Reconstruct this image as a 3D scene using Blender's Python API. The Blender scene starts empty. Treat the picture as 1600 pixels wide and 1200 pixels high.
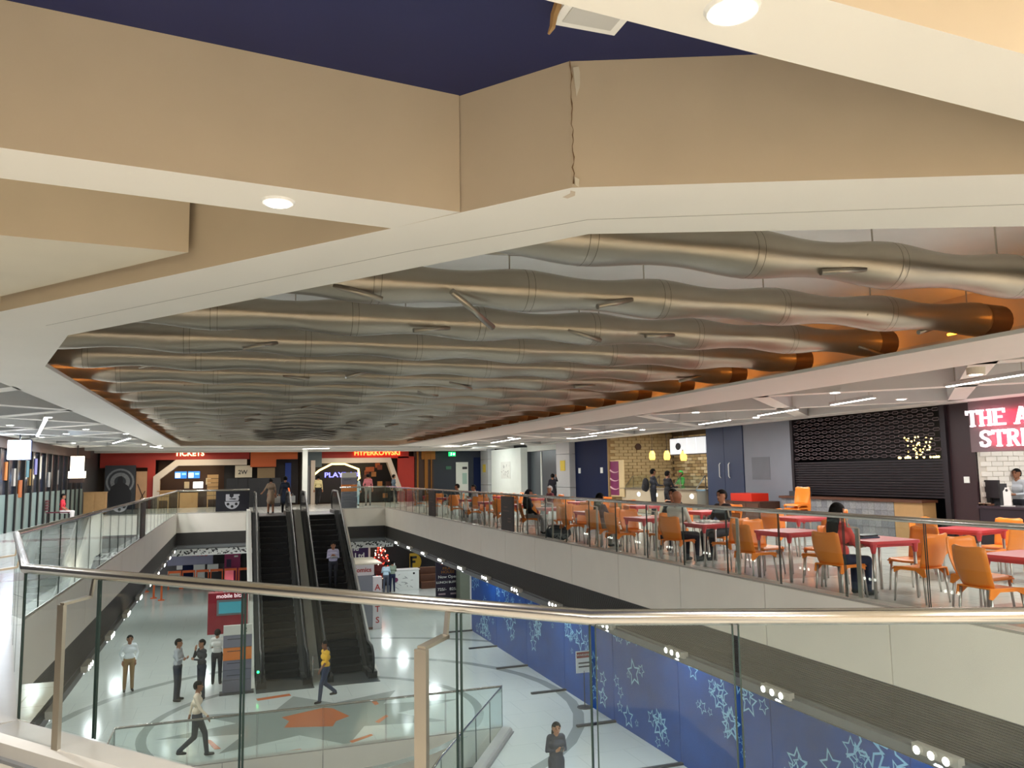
import bpy, math, random
from mathutils import Vector, Matrix
random.seed(7)
S = bpy.context.scene
COL = S.collection

# ------------------------------------------------------------------ camera
FPX = 1250.0
def _cam():
    d1 = Vector((360-800, -(745-600), -FPX)); h = Vector((1, .016, 0))
    Y = d1.normalized(); Z = h.cross(d1).normalized()
    if Z.y < 0: Z = -Z
    X = Y.cross(Z)
    return Matrix((X, Y, Z))
R3 = _cam()
CAM = Vector((0, 0, 1.6))
cd = bpy.data.cameras.new('camera'); co = bpy.data.objects.new('camera', cd); COL.objects.link(co)
cd.sensor_fit = 'HORIZONTAL'; cd.sensor_width = 36; cd.lens = FPX/1600*36
cd.clip_start = .05; cd.clip_end = 300
co.matrix_world = Matrix.Translation(CAM) @ R3.to_4x4()
S.camera = co
# ------------------------------------------------------------------ world, exposure
W = bpy.data.worlds.new('world'); S.world = W; W.use_nodes = True
W.node_tree.nodes['Background'].inputs[0].default_value = (.5, .52, .56, 1)
W.node_tree.nodes['Background'].inputs[1].default_value = .05
S.view_settings.view_transform = 'Standard'; S.view_settings.look = 'None'
S.view_settings.gamma = 1; S.view_settings.use_curve_mapping = False
S.view_settings.exposure = 0.0
S.cycles.transparent_max_bounces = 24
K_UP, K_LOW = 2.05, 0.46       # lamp power of the upper and lower storey

def ray(px, py): return R3 @ Vector((px-800, -(py-600), -FPX))
def gz(px, py, z): r = ray(px, py); return CAM + r*((z-CAM.z)/r.z)
def gx(px, py, x): r = ray(px, py); return CAM + r*(x/r.x)
def gy(px, py, y): r = ray(px, py); return CAM + r*(y/r.y)
FL = -.12          # upper floor
LO = -5.02         # lower floor
CE = 3.0           # white soffit

# ------------------------------------------------------------------ helpers
def tag(o, label=None, cat=None, group=None, kind=None):
    if label: o['label'] = label
    if cat: o['category'] = cat
    if group: o['group'] = group
    if kind: o['kind'] = kind
    return o
def empty(name, loc, label, cat, rz=0, group=None):
    o = bpy.data.objects.new(name, None); COL.objects.link(o)
    o.empty_display_size = .1
    o.location = loc; o.rotation_euler = (0, 0, rz)
    return tag(o, label, cat, group)
def inst(o, parent=None, loc=None, rot=None):
    c = o.copy(); COL.objects.link(c); c.parent = parent
    if loc is not None: c.location = loc
    if rot is not None: c.rotation_euler = rot
    return c
def copy_tree(o, loc, rz=0, label=None):
    c = inst(o, None, loc, (0, 0, rz))
    if label: c['label'] = label
    for ch in o.children:
        d = inst(ch, c)
        for g in ch.children: inst(g, d)
    return c
ORD = 'first second third fourth fifth sixth seventh eighth ninth tenth eleventh twelfth thirteenth fourteenth fifteenth sixteenth seventeenth eighteenth nineteenth twentieth'.split()
def nth(i): return ORD[i] if i < 20 else ('twenty-' + ORD[i-20] if i < 29 else 'number %d' % (i+1))

class MB:
    def __init__(s): s.v = []; s.f = []; s.m = []
    def add(s, vs, fs, mi=0):
        o = len(s.v); s.v += [tuple(p) for p in vs]
        for i, f in enumerate(fs):
            s.f.append(tuple(o+j for j in f)); s.m.append(mi[i] if isinstance(mi, list) else mi)
        return s
    def box(s, x0, x1, y0, y1, z0, z1, mi=0, M=None):
        vs = [Vector(p) for p in ((x0,y0,z0),(x1,y0,z0),(x1,y1,z0),(x0,y1,z0),(x0,y0,z1),(x1,y0,z1),(x1,y1,z1),(x0,y1,z1))]
        if M is not None: vs = [M @ p for p in vs]
        return s.add(vs, [(0,3,2,1),(4,5,6,7),(0,1,5,4),(1,2,6,5),(2,3,7,6),(3,0,4,7)], mi)
    def bar(s, a, b, w, h, mi=0):
        a = Vector(a); b = Vector(b); d = b-a; L = d.length; q = d.to_track_quat('X', 'Z').to_matrix().to_4x4()
        return s.box(0, L, -w/2, w/2, -h/2, h/2, mi, Matrix.Translation(a) @ q)
    def prism(s, poly, z0, z1, side=0, bot=None, top=None):
        n = len(poly); bot = side if bot is None else bot; top = side if top is None else top
        ar = sum(poly[i][0]*poly[(i+1)%n][1]-poly[(i+1)%n][0]*poly[i][1] for i in range(n))
        if ar < 0: poly = poly[::-1]
        vs = [(p[0],p[1],z0) for p in poly]+[(p[0],p[1],z1) for p in poly]
        fs = [(i,(i+1)%n,n+(i+1)%n,n+i) for i in range(n)]
        s.add(vs, fs+[tuple(range(n))[::-1], tuple(range(n,2*n))], [side]*n+[bot, top]); return s
    def ext(s, poly, M, d, mi=0):      # flat outline (u,v) pushed out by d along local z, placed by M
        n = len(poly)
        ar = sum(poly[i][0]*poly[(i+1)%n][1]-poly[(i+1)%n][0]*poly[i][1] for i in range(n))
        if ar < 0: poly = poly[::-1]
        vs = [M @ Vector((p[0],p[1],0)) for p in poly]+[M @ Vector((p[0],p[1],d)) for p in poly]
        return s.add(vs, [(i,(i+1)%n,n+(i+1)%n,n+i) for i in range(n)]+[tuple(range(n))[::-1], tuple(range(n,2*n))], mi)
    def tube(s, pts, rs, seg=10, mi=0, cap=True, closed=False):
        pts = [Vector(p) for p in pts]; n = len(pts)
        if not hasattr(rs, '__len__'): rs = [rs]*n
        o = len(s.v); up = None
        for i, p in enumerate(pts):
            if closed: t = pts[(i+1)%n]-pts[i-1]
            else: t = (pts[min(i+1,n-1)]-pts[max(i-1,0)])
            t.normalize()
            if up is None:
                up = Vector((0,0,1)) if abs(t.z) < .9 else Vector((1,0,0))
            a = (up-t*up.dot(t)).normalized(); b = t.cross(a); up = a
            for k in range(seg):
                an = 2*math.pi*k/seg
                s.v.append(tuple(p+(a*math.cos(an)+b*math.sin(an))*rs[i]))
        for i in range(n if closed else n-1):
            j = (i+1) % n
            for k in range(seg):
                s.f.append((o+i*seg+k, o+i*seg+(k+1)%seg, o+j*seg+(k+1)%seg, o+j*seg+k)); s.m.append(mi)
        if cap and not closed:
            s.f.append(tuple(o+k for k in range(seg))[::-1]); s.m.append(mi)
            s.f.append(tuple(o+(n-1)*seg+k for k in range(seg))); s.m.append(mi)
        return s
    def lathe(s, prof, seg=16, mi=0, c=(0,0,0)):
        return s.tube([(c[0],c[1],c[2]+z) for r,z in prof], [max(r,1e-4) for r,z in prof], seg, mi)
    def ball(s, c, r, seg=10, rings=6, mi=0, fil=None):
        if not hasattr(r, '__len__'): r = (r,r,r)
        o = len(s.v)
        for i in range(rings+1):
            th = math.pi*i/rings
            for k in range(seg):
                a = 2*math.pi*k/seg
                s.v.append((c[0]+r[0]*math.sin(th)*math.cos(a), c[1]+r[1]*math.sin(th)*math.sin(a), c[2]+r[2]*math.cos(th)))
        for i in range(rings):
            for k in range(seg):
                f = (o+i*seg+k, o+(i+1)*seg+k, o+(i+1)*seg+(k+1)%seg, o+i*seg+(k+1)%seg)
                if fil:
                    m = [sum(s.v[q][x] for q in f)/4-c[x] for x in range(3)]
                    if not fil(m[0]/r[0], m[1]/r[1], m[2]/r[2]): continue
                s.f.append(f); s.m.append(mi)
        return s
    def sheet(s, P, th, mi=0):         # grid of points P[i][j] given thickness th along its normals
        n, m = len(P), len(P[0]); P = [[Vector(p) for p in r] for r in P]
        N = [[None]*m for _ in range(n)]
        for i in range(n):
            for j in range(m):
                a = P[min(i+1,n-1)][j]-P[max(i-1,0)][j]; b = P[i][min(j+1,m-1)]-P[i][max(j-1,0)]
                N[i][j] = a.cross(b).normalized()*th
        o = len(s.v)
        for sg in (0,1):
            for i in range(n):
                for j in range(m): s.v.append(tuple(P[i][j]+N[i][j]*sg))
        ix = lambda g,i,j: o+g*n*m+i*m+j
        for i in range(n-1):
            for j in range(m-1):
                s.f.append((ix(0,i,j),ix(0,i,j+1),ix(0,i+1,j+1),ix(0,i+1,j))); s.m.append(mi)
                s.f.append((ix(1,i,j),ix(1,i+1,j),ix(1,i+1,j+1),ix(1,i,j+1))); s.m.append(mi)
        ed = [(i,0) for i in range(n)]+[(n-1,j) for j in range(1,m)]+[(i,m-1) for i in range(n-2,-1,-1)]+[(0,j) for j in range(m-2,0,-1)]
        for q in range(len(ed)):
            a, b = ed[q], ed[(q+1)%len(ed)]
            s.f.append((ix(0,*a),ix(0,*b),ix(1,*b),ix(1,*a))); s.m.append(mi)
        return s
    def mesh(s, name, mats, smooth=False):
        me = bpy.data.meshes.new(name); me.from_pydata(s.v, [], s.f)
        for m in (mats if isinstance(mats, (list,tuple)) else [mats]): me.materials.append(m)
        me.polygons.foreach_set('material_index', s.m)
        if smooth: me.polygons.foreach_set('use_smooth', [len(f) <= 4 for f in s.f])
        me.update(); return me
    def build(s, name, mats, parent=None, loc=None, rot=None, smooth=False, **kw):
        o = bpy.data.objects.new(name, s.mesh(name, mats, smooth)); COL.objects.link(o)
        o.parent = parent
        if loc is not None: o.location = loc
        if rot is not None: o.rotation_euler = rot
        return tag(o, **kw)
def struct(mb, name, mats, smooth=False, label=None, cat=None):
    o = mb.build(name, mats, smooth=smooth); o['kind'] = 'structure'
    return tag(o, label, cat)
def FACE_S(x, y, z):   # outline frame facing the camera end (-y): u=+x, v=+z
    return Matrix.Translation((x,y,z)) @ Matrix(((1,0,0),(0,0,-1),(0,1,0))).to_4x4()
def FACE_W(x, y, z):   # outline frame facing -x: u=-y, v=+z
    return Matrix.Translation((x,y,z)) @ Matrix(((0,0,-1),(-1,0,0),(0,1,0))).to_4x4()
def text(s, size, mat, parent, M, ext=.01, bold=0, align='CENTER', name='lettering', sx=1):
    cu = bpy.data.curves.new(name, 'FONT'); cu.body = s; cu.size = size; cu.extrude = ext; cu.offset = bold
    cu.align_x = align; cu.align_y = 'CENTER'; cu.resolution_u = 3
    t = bpy.data.objects.new(name, cu); COL.objects.link(t)
    TEXTS.append((t, mat, parent, M, sx)); return t
TEXTS = []
def finish_text():
    dg = bpy.context.evaluated_depsgraph_get()
    for t, mat, parent, M, sx in TEXTS:
        me = bpy.data.meshes.new_from_object(t.evaluated_get(dg)); me.materials.clear(); me.materials.append(mat)
        me.transform(Matrix.Diagonal((sx,1,1,1)))
        o = bpy.data.objects.new('lettering', me); COL.objects.link(o); o.parent = parent
        if parent: M = parent.matrix_basis.inverted() @ M
        o.matrix_local = M
        cu = t.data; bpy.data.objects.remove(t); bpy.data.curves.remove(cu)

# ------------------------------------------------------------------ materials
def lin(c):
    return tuple(((v/255)/12.92 if v/255 <= .04045 else ((v/255+.055)/1.055)**2.4) for v in c)
def mat(name, rgb, rough=.5, metal=0, var=.06, vs=2.0, bump=0, bs=40, emit=0, ecol=None, coat=0, spec=.5):
    m = bpy.data.materials.new(name); m.use_nodes = True; nt = m.node_tree; b = nt.nodes['Principled BSDF']
    c = lin(rgb); L = nt.links.new
    tc = nt.nodes.new('ShaderNodeTexCoord')
    n = nt.nodes.new('ShaderNodeTexNoise'); n.inputs['Scale'].default_value = vs; n.inputs['Detail'].default_value = 5
    L(tc.outputs['Object'], n.inputs['Vector'])
    mx = nt.nodes.new('ShaderNodeMix'); mx.data_type = 'RGBA'
    mx.inputs['A'].default_value = tuple(v*(1-var) for v in c)+(1,); mx.inputs['B'].default_value = tuple(min(1,v*(1+var)) for v in c)+(1,)
    L(n.outputs['Fac'], mx.inputs['Factor']); L(mx.outputs['Result'], b.inputs['Base Color'])
    b.inputs['Roughness'].default_value = rough; b.inputs['Metallic'].default_value = metal
    b.inputs['Specular IOR Level'].default_value = spec
    if coat: b.inputs['Coat Weight'].default_value = coat
    if bump:
        n2 = nt.nodes.new('ShaderNodeTexNoise'); n2.inputs['Scale'].default_value = bs; L(tc.outputs['Object'], n2.inputs['Vector'])
        bp = nt.nodes.new('ShaderNodeBump'); bp.inputs['Strength'].default_value = bump; bp.inputs['Distance'].default_value = .01
        L(n2.outputs['Fac'], bp.inputs['Height']); L(bp.outputs['Normal'], b.inputs['Normal'])
    if emit:
        b.inputs['Emission Color'].default_value = lin(ecol or rgb)+(1,); b.inputs['Emission Strength'].default_value = emit
    return m
def tile_mat(name, rgb, joint, tx, ty, rough=.12, off=.5, var=.05):
    m = mat(name, rgb, rough, var=var, vs=.6); nt = m.node_tree; b = nt.nodes['Principled BSDF']; L = nt.links.new
    br = nt.nodes.new('ShaderNodeTexBrick'); br.offset = off
    br.inputs['Scale'].default_value = 1; br.inputs['Brick Width'].default_value = tx; br.inputs['Row Height'].default_value = ty
    br.inputs['Mortar Size'].default_value = .006; br.inputs['Mortar Smooth'].default_value = .3
    tc = [n for n in nt.nodes if n.type == 'TEX_COORD'][0]; L(tc.outputs['Object'], br.inputs['Vector'])
    mx0 = [n for n in nt.nodes if n.type == 'MIX'][0]
    mx = nt.nodes.new('ShaderNodeMix'); mx.data_type = 'RGBA'; mx.inputs['B'].default_value = lin(joint)+(1,)
    L(br.outputs['Fac'], mx.inputs['Factor']); L(mx0.outputs['Result'], mx.inputs['A']); L(mx.outputs['Result'], b.inputs['Base Color'])
    return m
def glass_mat(name, tint, base=.026):
    m = bpy.data.materials.new(name); m.use_nodes = True; nt = m.node_tree; nt.nodes.clear(); L = nt.links.new
    o = nt.nodes.new('ShaderNodeOutputMaterial'); t = nt.nodes.new('ShaderNodeBsdfTransparent'); g = nt.nodes.new('ShaderNodeBsdfGlossy')
    t.inputs['Color'].default_value = tint+(1,); g.inputs['Roughness'].default_value = .01; g.inputs['Color'].default_value = (.9,.95,.93,1)
    ge = nt.nodes.new('ShaderNodeNewGeometry'); dt = nt.nodes.new('ShaderNodeVectorMath'); dt.operation = 'DOT_PRODUCT'
    L(ge.outputs['Normal'], dt.inputs[0]); L(ge.outputs['Incoming'], dt.inputs[1])
    def mth(op, x, y=None):
        n = nt.nodes.new('ShaderNodeMath'); n.operation = op
        for i, v in enumerate((x, y)):
            if v is None: continue
            if isinstance(v, (int,float)): n.inputs[i].default_value = v
            else: L(v, n.inputs[i])
        return n.outputs[0]
    c1 = mth('SUBTRACT', 1.0, mth('ABSOLUTE', dt.outputs['Value']))
    f = mth('MULTIPLY_ADD', mth('POWER', c1, 5.0), 1-base); f.node.inputs[2].default_value = base
    mx = nt.nodes.new('ShaderNodeMixShader'); L(f, mx.inputs[0]); L(t.outputs[0], mx.inputs[1]); L(g.outputs[0], mx.inputs[2]); L(mx.outputs[0], o.inputs[0])
    return m
def emis(name, rgb, e): return mat(name, rgb, .5, var=0, emit=e)
white = mat('white_soffit', (224,220,212), .75, var=.04, vs=1.2)
tan = mat('tan_wall', (200,184,160), .8, var=.1, vs=1.5, bump=.15, bs=8)
cream = mat('cream_panel', (212,204,186), .8)
purple = mat('dark_purple_ceiling', (27,34,80), .7, var=.12)
greywhite = mat('grey_white_panel', (196,196,194), .8)
pipe_m = mat('silver_paint', (160,151,138), .34, metal=.95, var=.1, vs=3, bump=.08, bs=5)
pipe_in = mat('dark_pipe_inside', (70,52,40), .7)
steel = mat('stainless_steel', (190,186,180), .2, metal=1, var=.05)
steel_b = mat('brushed_steel', (178,170,158), .32, metal=1, var=.08)
floor_up = tile_mat('upper_floor_tile', (202,203,198), (150,150,148), .8, .8, rough=.14)
floor_near = tile_mat('beige_floor_tile', (194,187,172), (160,150,130), .6, .6, rough=.15)
floor_lo = tile_mat('lower_floor_tile', (205,210,205), (176,182,178), 1.2, 1.2, rough=.12)
kerb_m = mat('grey_kerb_stone', (168,164,157), .3, var=.08, vs=5)
fascia_m = mat('fascia_panel', (226,219,208), .45, var=.05)
louvre_m = mat('dark_louvre', (62,59,57), .5, metal=.2)
black = mat('black_paint', (18,18,20), .4)
rubber = mat('black_rubber', (12,12,13), .35)
glass = glass_mat('railing_glass', (.93,.965,.95))
dglass = glass_mat('dark_glass', (.25,.27,.28))
lampw = emis('lamp_white', (255,252,244), 14)
tubew = emis('tube_white', (255,253,248), 9)
orange_p = mat('orange_plastic', (232,132,42), .35, var=.03)
red_t = mat('red_plastic', (198,62,72), .35, var=.04)
alu = mat('aluminium_leg', (188,186,184), .35, metal=.9)
wallgrey = mat('grey_wall', (128,132,142), .6, var=.06)
bluegrey = mat('blue_grey_door', (50,63,92), .45, var=.08)
navy = mat('navy_wall', (8,24,62), .6, var=.1, spec=.2)
dgrey = mat('dark_grey', (52,52,56), .5)
midgrey = mat('mid_grey', (112,114,116), .5)
redwall = mat('red_wall', (168,40,26), .5)
brown = mat('dark_brown', (64,40,28), .5)
woody = mat('light_wood', (172,136,90), .5, var=.14, vs=6)
woodd = mat('dark_wood', (84,48,30), .5, var=.15, vs=5)
gold = mat('gold_panel', (150,100,44), .4, metal=.6, var=.15)
offwhite = mat('off_white', (224,228,224), .6)
purewhite = mat('white_paint', (236,236,234), .5)
orange_w = mat('orange_panel', (196,92,34), .5)
dark = mat('shop_dark', (14,13,16), .6)
skins = [mat('skin_%d' % i, c, .55, var=.05) for i, c in enumerate([(150,102,74),(122,80,56),(172,124,94)])]
hair_m = mat('black_hair', (14,12,11), .75, spec=.15)
def cloth(rgb):
    k = 'cloth_%d_%d_%d' % rgb
    return bpy.data.materials.get(k) or mat(k, rgb, .85, var=.1, vs=9, bump=.2, bs=18)
def area(name, loc, power, size, col=(1,.96,.9), parent=None, sy=None, rot=(0,0,0), spread=None, shape=None):
    l = bpy.data.lights.new(name, 'AREA'); l.energy = power; l.color = col
    l.shape = shape or ('RECTANGLE' if sy else 'DISK'); l.size = size
    if sy: l.size_y = sy
    if spread: l.spread = spread
    o = bpy.data.objects.new(name, l); COL.objects.link(o); o.parent = parent; o.location = loc; o.rotation_euler = rot
    return o
# ================================================================== the building
from mathutils.geometry import tessellate_polygon
def holed(outer, holes, z, up=True):
    polys = [[Vector((x,y,0)) for x,y in p] for p in [outer]+holes]
    flat = [v for p in polys for v in p]
    mb = MB(); fs = []
    for t in tessellate_polygon(polys):
        a,b,c = [flat[i] for i in t]; n = (b-a).cross(c-a).z
        fs.append(t if (n > 0) == up else t[::-1])
    return mb.add([(v.x,v.y,z) for v in flat], fs)
X0, X1, Y0, Y1 = -7.0, 15.6, -7.0, 50.0
V = [(-2.25,39.5),(-2.25,10.43),(-1.31,6.37),(1.42,3.09),(7.2,.64),(7.2,39.5)]      # edge of the void
H1 = [(-2.3,20.35),(6.75,20.35),(4.0,15.9),(2.2,12.5),(-2.3,12.5)]                   # opening in the lower floor

# upper floor: beige on the camera's side of the void, pale grey elsewhere
fl = holed([(X0,4.6),(X1,4.6),(X1,Y1),(X0,Y1)], [], FL) if False else None
nearp = [(X0,Y0),(X1,Y0),(X1,3.0),(7.2,3.0),(7.2,.64),(1.42,3.09),(-1.31,6.37),(-1.31,8),(X0,8)]
struct(holed(nearp, [], FL), 'floor', floor_near)
farp = [(X0,8),(-1.7,8),(-2.25,10.43),(-2.25,39.5),(7.2,39.5),(7.2,3),(X1,3),(X1,Y1),(X0,Y1)]
struct(holed(farp, [], FL), 'floor', floor_up)
# darker strips laid in the food court floor
for i, (x0,x1,y0,y1) in enumerate([(7.5,9.3,4.6,7.6),(7.6,9.9,10.6,12.2),(8.4,15.4,14.2,14.9),(7.6,15.4,24,24.8),(-6.6,-3,16,17.4),(-6.5,-2.6,26,27)]):
    MB().box(x0,x1,y0,y1,FL,FL+.002).build('floor_inlay', mat('mauve_tile_%d' % i, (166,152,150), .16), kind='structure')
for i, pts in enumerate([[(-2.5,1.2),(1,.4),(2.2,2.1)],[(2.5,.9),(5.5,-.6),(3.6,1.7)],[(-4.5,4),(-2,3.4),(-3,6)]]):
    MB().prism(pts, FL, FL+.002).build('floor_inlay', mat('grey_tile_%d' % i, (140,140,136), .16), kind='structure')

# lower floor and the storey below it
struct(holed([(-13,-7),(14,-7),(14,57),(-13,57)], [H1], LO), 'floor_lower_storey', floor_lo)
struct(holed([(-13,-7),(14,-7),(14,52),(-13,52)], [], -10), 'floor_basement', floor_lo)
# lower ceiling
lowc = holed([(-13,-7),(14,-7),(14,57),(-13,57)], [V], -1.62, up=False)
struct(lowc, 'ceiling_lower_storey', white)
# outer walls
struct(MB().box(-13.2,-13,-7,57,-10,-1.6), 'wall_lower_left', offwhite)
struct(MB().box(14,14.2,-7,57,-10,-1.6), 'wall_lower_right', offwhite)
struct(MB().box(-13,14,57,57.2,-10,-1.6), 'wall_lower_far', dgrey)
struct(MB().box(-13,14,-7.2,-7,-10,-1.6), 'wall_lower_near', offwhite)
struct(MB().box(X0-.2,X0,Y0,Y1+3,FL-.4,3.9), 'wall_left', dgrey)
struct(MB().box(X0,X1+6,Y0-.2,Y0,FL-.4,3.9), 'wall_near', tan)
struct(MB().box(X0,X1+3,Y1+2.4,Y1+2.6,FL-.4,3.9), 'wall_far', brown)

# ---- faces of the void: kerb, clad panels, dark louvre, lip
def void_face(name, a, b, z0, nout, pw, kerb=True):
    a = Vector((a[0],a[1],0)); b = Vector((b[0],b[1],0)); d = (b-a); L = d.length; d.normalize()
    nrm = Vector((nout[0],nout[1],0)).normalized()          # towards the void
    root = MB().prism([tuple((a+nrm*-.02)[:2]), tuple((b+nrm*-.02)[:2]), tuple((b-nrm*.3)[:2]), tuple((a-nrm*.3)[:2])], z0-1.62, z0-(.1 if kerb else .14)).build(name, midgrey, kind='structure')
    n = max(1, round(L/pw)); w = L/n
    for i in range(n):
        p, q = a+d*(i*w+.008), a+d*((i+1)*w-.008)
        MB().prism([tuple(x[:2]) for x in (p-nrm*.03, q-nrm*.03, q+nrm*.012, p+nrm*.012)], z0-.88, z0-(.03 if kerb else .14)).build('panel', fascia_m, root)
    k = MB()
    for i in range(19):
        z = z0-.90-i*.028
        p, q = a-nrm*.0, b-nrm*.0
        k.prism([tuple(x[:2]) for x in (p-nrm*.05, q-nrm*.05, q-nrm*.0, p-nrm*.0)], z-.019, z)
    k.build('louvre', louvre_m, root, kind='stuff')
    MB().prism([tuple(x[:2]) for x in (a-nrm*.05, b-nrm*.05, b+nrm*.05, a+nrm*.05)], z0-1.58, z0-1.47).build('lip', midgrey, root)
    if not kerb: return root
    # rounded kerb
    prof = [(-.02,-.06),(.0,-.0),(-.2,-.0),(-.25,-.03),(-.27,-.12),(-.02,-.12)]
    kb = MB(); m = len(prof)
    vs = [a+nrm*u+Vector((0,0,z0+w_)) for u,w_ in prof]+[b+nrm*u+Vector((0,0,z0+w_)) for u,w_ in prof]
    kb.add(vs, [(i,(i+1)%m,m+(i+1)%m,m+i) for i in range(m)]+[tuple(range(m))[::-1], tuple(range(m,2*m))])
    kb.build('kerb', kerb_m, root)
    return root
void_face('wall_void_right', V[5], V[4], 0, (-1,0), 2.35)
void_face('wall_void_left', V[1], V[0], 0, (1,0), 2.4)
void_face('wall_void_far_left', V[0], (.74,39.5), 0, (0,-1), 2.35)
void_face('wall_void_far_middle', (.74,39.5), (4.82,39.5), 0, (0,-1), 2.35, kerb=False)
void_face('wall_void_far_right', (4.82,39.5), V[5], 0, (0,-1), 2.35)
void_face('wall_void_corner', V[2], V[1], 0, (1,.24), 2.1)
void_face('wall_void_near_left', V[3], V[2], 0, (.77,.64), 2.1)
void_face('wall_void_near', V[4], V[3], 0, (.39,.92), 2.1)
for nm, a, b, n in [('wall_opening_far',H1[0],H1[1],(0,-1)),('wall_opening_right',H1[1],H1[2],(-.85,.53)),('wall_opening_left',H1[4],H1[0],(1,0))]:
    void_face(nm, a, b, -4.9, n, 2.3)
# carved white frieze under the far edge
fz = MB().box(-2.6,7.6,39.55,39.62,-1.92,-1.55).build('trim_frieze', purewhite, kind='structure')
cut = MB()
for i in range(150):
    x = -2.5+i*.067+random.uniform(-.02,.02); z = -1.74+random.uniform(-.14,.14); r = random.uniform(.05,.11); an = random.uniform(0,3.14)
    M = FACE_S(x,39.548,z) @ Matrix.Rotation(an,4,'Z')
    cut.ext([(-r,0),(-r*.3,r*.4),(r,0),(-r*.3,-r*.4)], M, .004)
cut.build('leaf_cutout', dgrey, fz, kind='stuff')

# ================================================================== ceilings
H = [(-2.15,39.4),(-2.2,11.2),(-1.53,8.72),(1.98,4.21),(8.0,2.05),(7.9,39.6)]   # soffit edge over the void
def soffit(name, poly, ztop=3.66, side=None, parent=None):
    o = MB().prism(poly, CE, ztop, 1, 0, 1).build(name, [white, side or tan], parent)
    if parent is None: o['kind'] = 'structure'
    return o
bandL = soffit('ceiling_beam', [(-2.2,11.2),(-2.15,40.3),(-3.05,40.3),(-3.15,13.0)], 3.05, white)
soffit('ceiling_beam', [(-1.53,8.72),(-2.2,11.2),(-3.15,13.0),(-7,14.2),(-7,9.0),(-1.84,7.6)])
bandN = soffit('ceiling_beam', [(-1.84,7.6),(.84,4.43),(1.14,4.05),(1.98,4.21),(-1.53,8.72)])
bandM = soffit('ceiling_beam', [(1.14,4.05),(1.57,3.52),(1.98,4.21)])
bandR = soffit('ceiling_beam', [(1.57,3.52),(3.61,2.71),(8.9,.62),(15.6,-.3),(15.6,1.5),(8.0,2.05),(1.98,4.21)])
soffit('ceiling_beam', [(7.9,39.6),(8.0,2.05),(9.8,1.95),(9.75,40.3)], 3.05, white)
soffit('ceiling_beam', [(-2.2,39.4),(7.95,39.6),(7.95,40.5),(-2.2,40.3)], 3.05, white)
beamD = soffit('ceiling_beam', [(1.14,4.04),(.84,4.43),(-7,3.38),(-7,3.03)])
beamB = soffit('ceiling_beam', [(4.42,2.39),(-7,1.405),(-7,1.1),(1.66,1.82),(5.0,2.02),(5.0,2.16)])
soffit('ceiling_beam', [(5.0,2.1),(5.0,1.78),(15.6,1.0),(15.6,1.5)])
soffit('ceiling_beam', [(-.6,1.63),(-.2,1.66),(3.6,-7),(3.1,-7)])
soffit('ceiling_beam', [(-.6,1.63),(-.25,1.66),(-4.6,-7),(-5.1,-7)])
# groove lines along the near bands
joint_m = mat('joint_grey', (158,152,142), .8)
for a, b in [((-1.62,8.2),(1.04,4.86)),((1.04,4.86),(1.86,3.96)),((1.86,3.96),(8.4,1.2))]:
    MB().bar((a[0],a[1],CE-.0005),(b[0],b[1],CE-.0005),.005,.002).build('shadow_joint', joint_m, bandN)
# ceilings above the coffers
struct(MB().prism([(-7,1.2),(-7,3.2),(1.1,4.15),(1.6,3.7),(3.7,2.8),(5,2.2),(5,2)], 3.66, 3.72), 'ceiling', purple)
struct(MB().prism([(-7,3.1),(-7,9.2),(-1.8,7.7),(1.0,4.3)], 3.66, 3.72), 'ceiling', cream)
struct(MB().prism([(-7,-7),(-7,1.4),(5,2.1),(15.6,1.4),(15.6,-7)], 3.66, 3.72), 'ceiling', cream)
struct(MB().prism([(-7,12.8),(-2.9,12.8),(-2.9,52.6),(-7,52.6)], 3.34, 3.4), 'ceiling', greywhite)
struct(MB().prism([(9.7,.4),(15.8,.4),(20,10),(20,52.6),(9.7,52.6)], 3.34, 3.4), 'ceiling', greywhite)
struct(MB().prism([(-3,40.2),(9.8,40.2),(9.8,52.6),(-3,52.6)], 3.34, 3.4), 'ceiling', greywhite)
struct(MB().box(-7.2,15.8,-7.2,2.2,3.72,3.78), 'ceiling', cream)
# low cream step inside the left coffer
MB().prism([(-.3,5.69),(-1.9,7.6),(-7,9.1),(-7,5.07)], 3.11, 3.66, 1, 0, 1).build('ceiling_step', [cream, tan], kind='structure')
# ceiling high over the void, with its upstands
struct(MB().prism([(-3,1.6),(9.9,1.6),(9.9,40.2),(-3,40.2)], 4.0, 4.06), 'ceiling_void', purewhite)
up_m = mat('cove_white', (222,206,184), .7)
struct(MB().box(9.8,9.95,1.6,40.2,3.03,4.0), 'wall_cove_right', up_m)
struct(MB().box(-3.1,-2.95,8,40.2,3.03,4.0), 'wall_cove_left', up_m)
struct(MB().box(-3.1,9.9,40.1,40.2,3.03,4.0), 'wall_cove_far', up_m)
# lattice beams below the side ceilings
def lattice(xa, xb, ys, step, z=3.34):
    y = ys; k = 0
    while y < 38.5:
        a, b = ((xa,y),(xb,y+step)) if k % 2 == 0 else ((xb,y),(xa,y+step))
        soffit('ceiling_beam', [(a[0],a[1]-.24),(b[0],b[1]-.24),(b[0],b[1]+.24),(a[0],a[1]+.24)], z, greywhite)
        y += step; k += 1
lattice(9.8,14.9,3.2,5.0); lattice(14.9,9.8,3.2,5.0); lattice(-3.1,-6.9,14.0,4.4); lattice(-6.9,-3.1,14.0,4.4)
soffit('ceiling_beam', [(14.8,1.4),(15.6,1.4),(15.6,40),(14.8,40)], 3.34, greywhite)
soffit('ceiling_beam', [(-7,14),(-6.4,14),(-6.4,40),(-7,40)], 3.34, greywhite)
for y in (44.2, 48.6): soffit('ceiling_beam', [(-7,y),(15.6,y),(15.6,y+.6),(-7,y+.6)], 3.34, greywhite)
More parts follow.
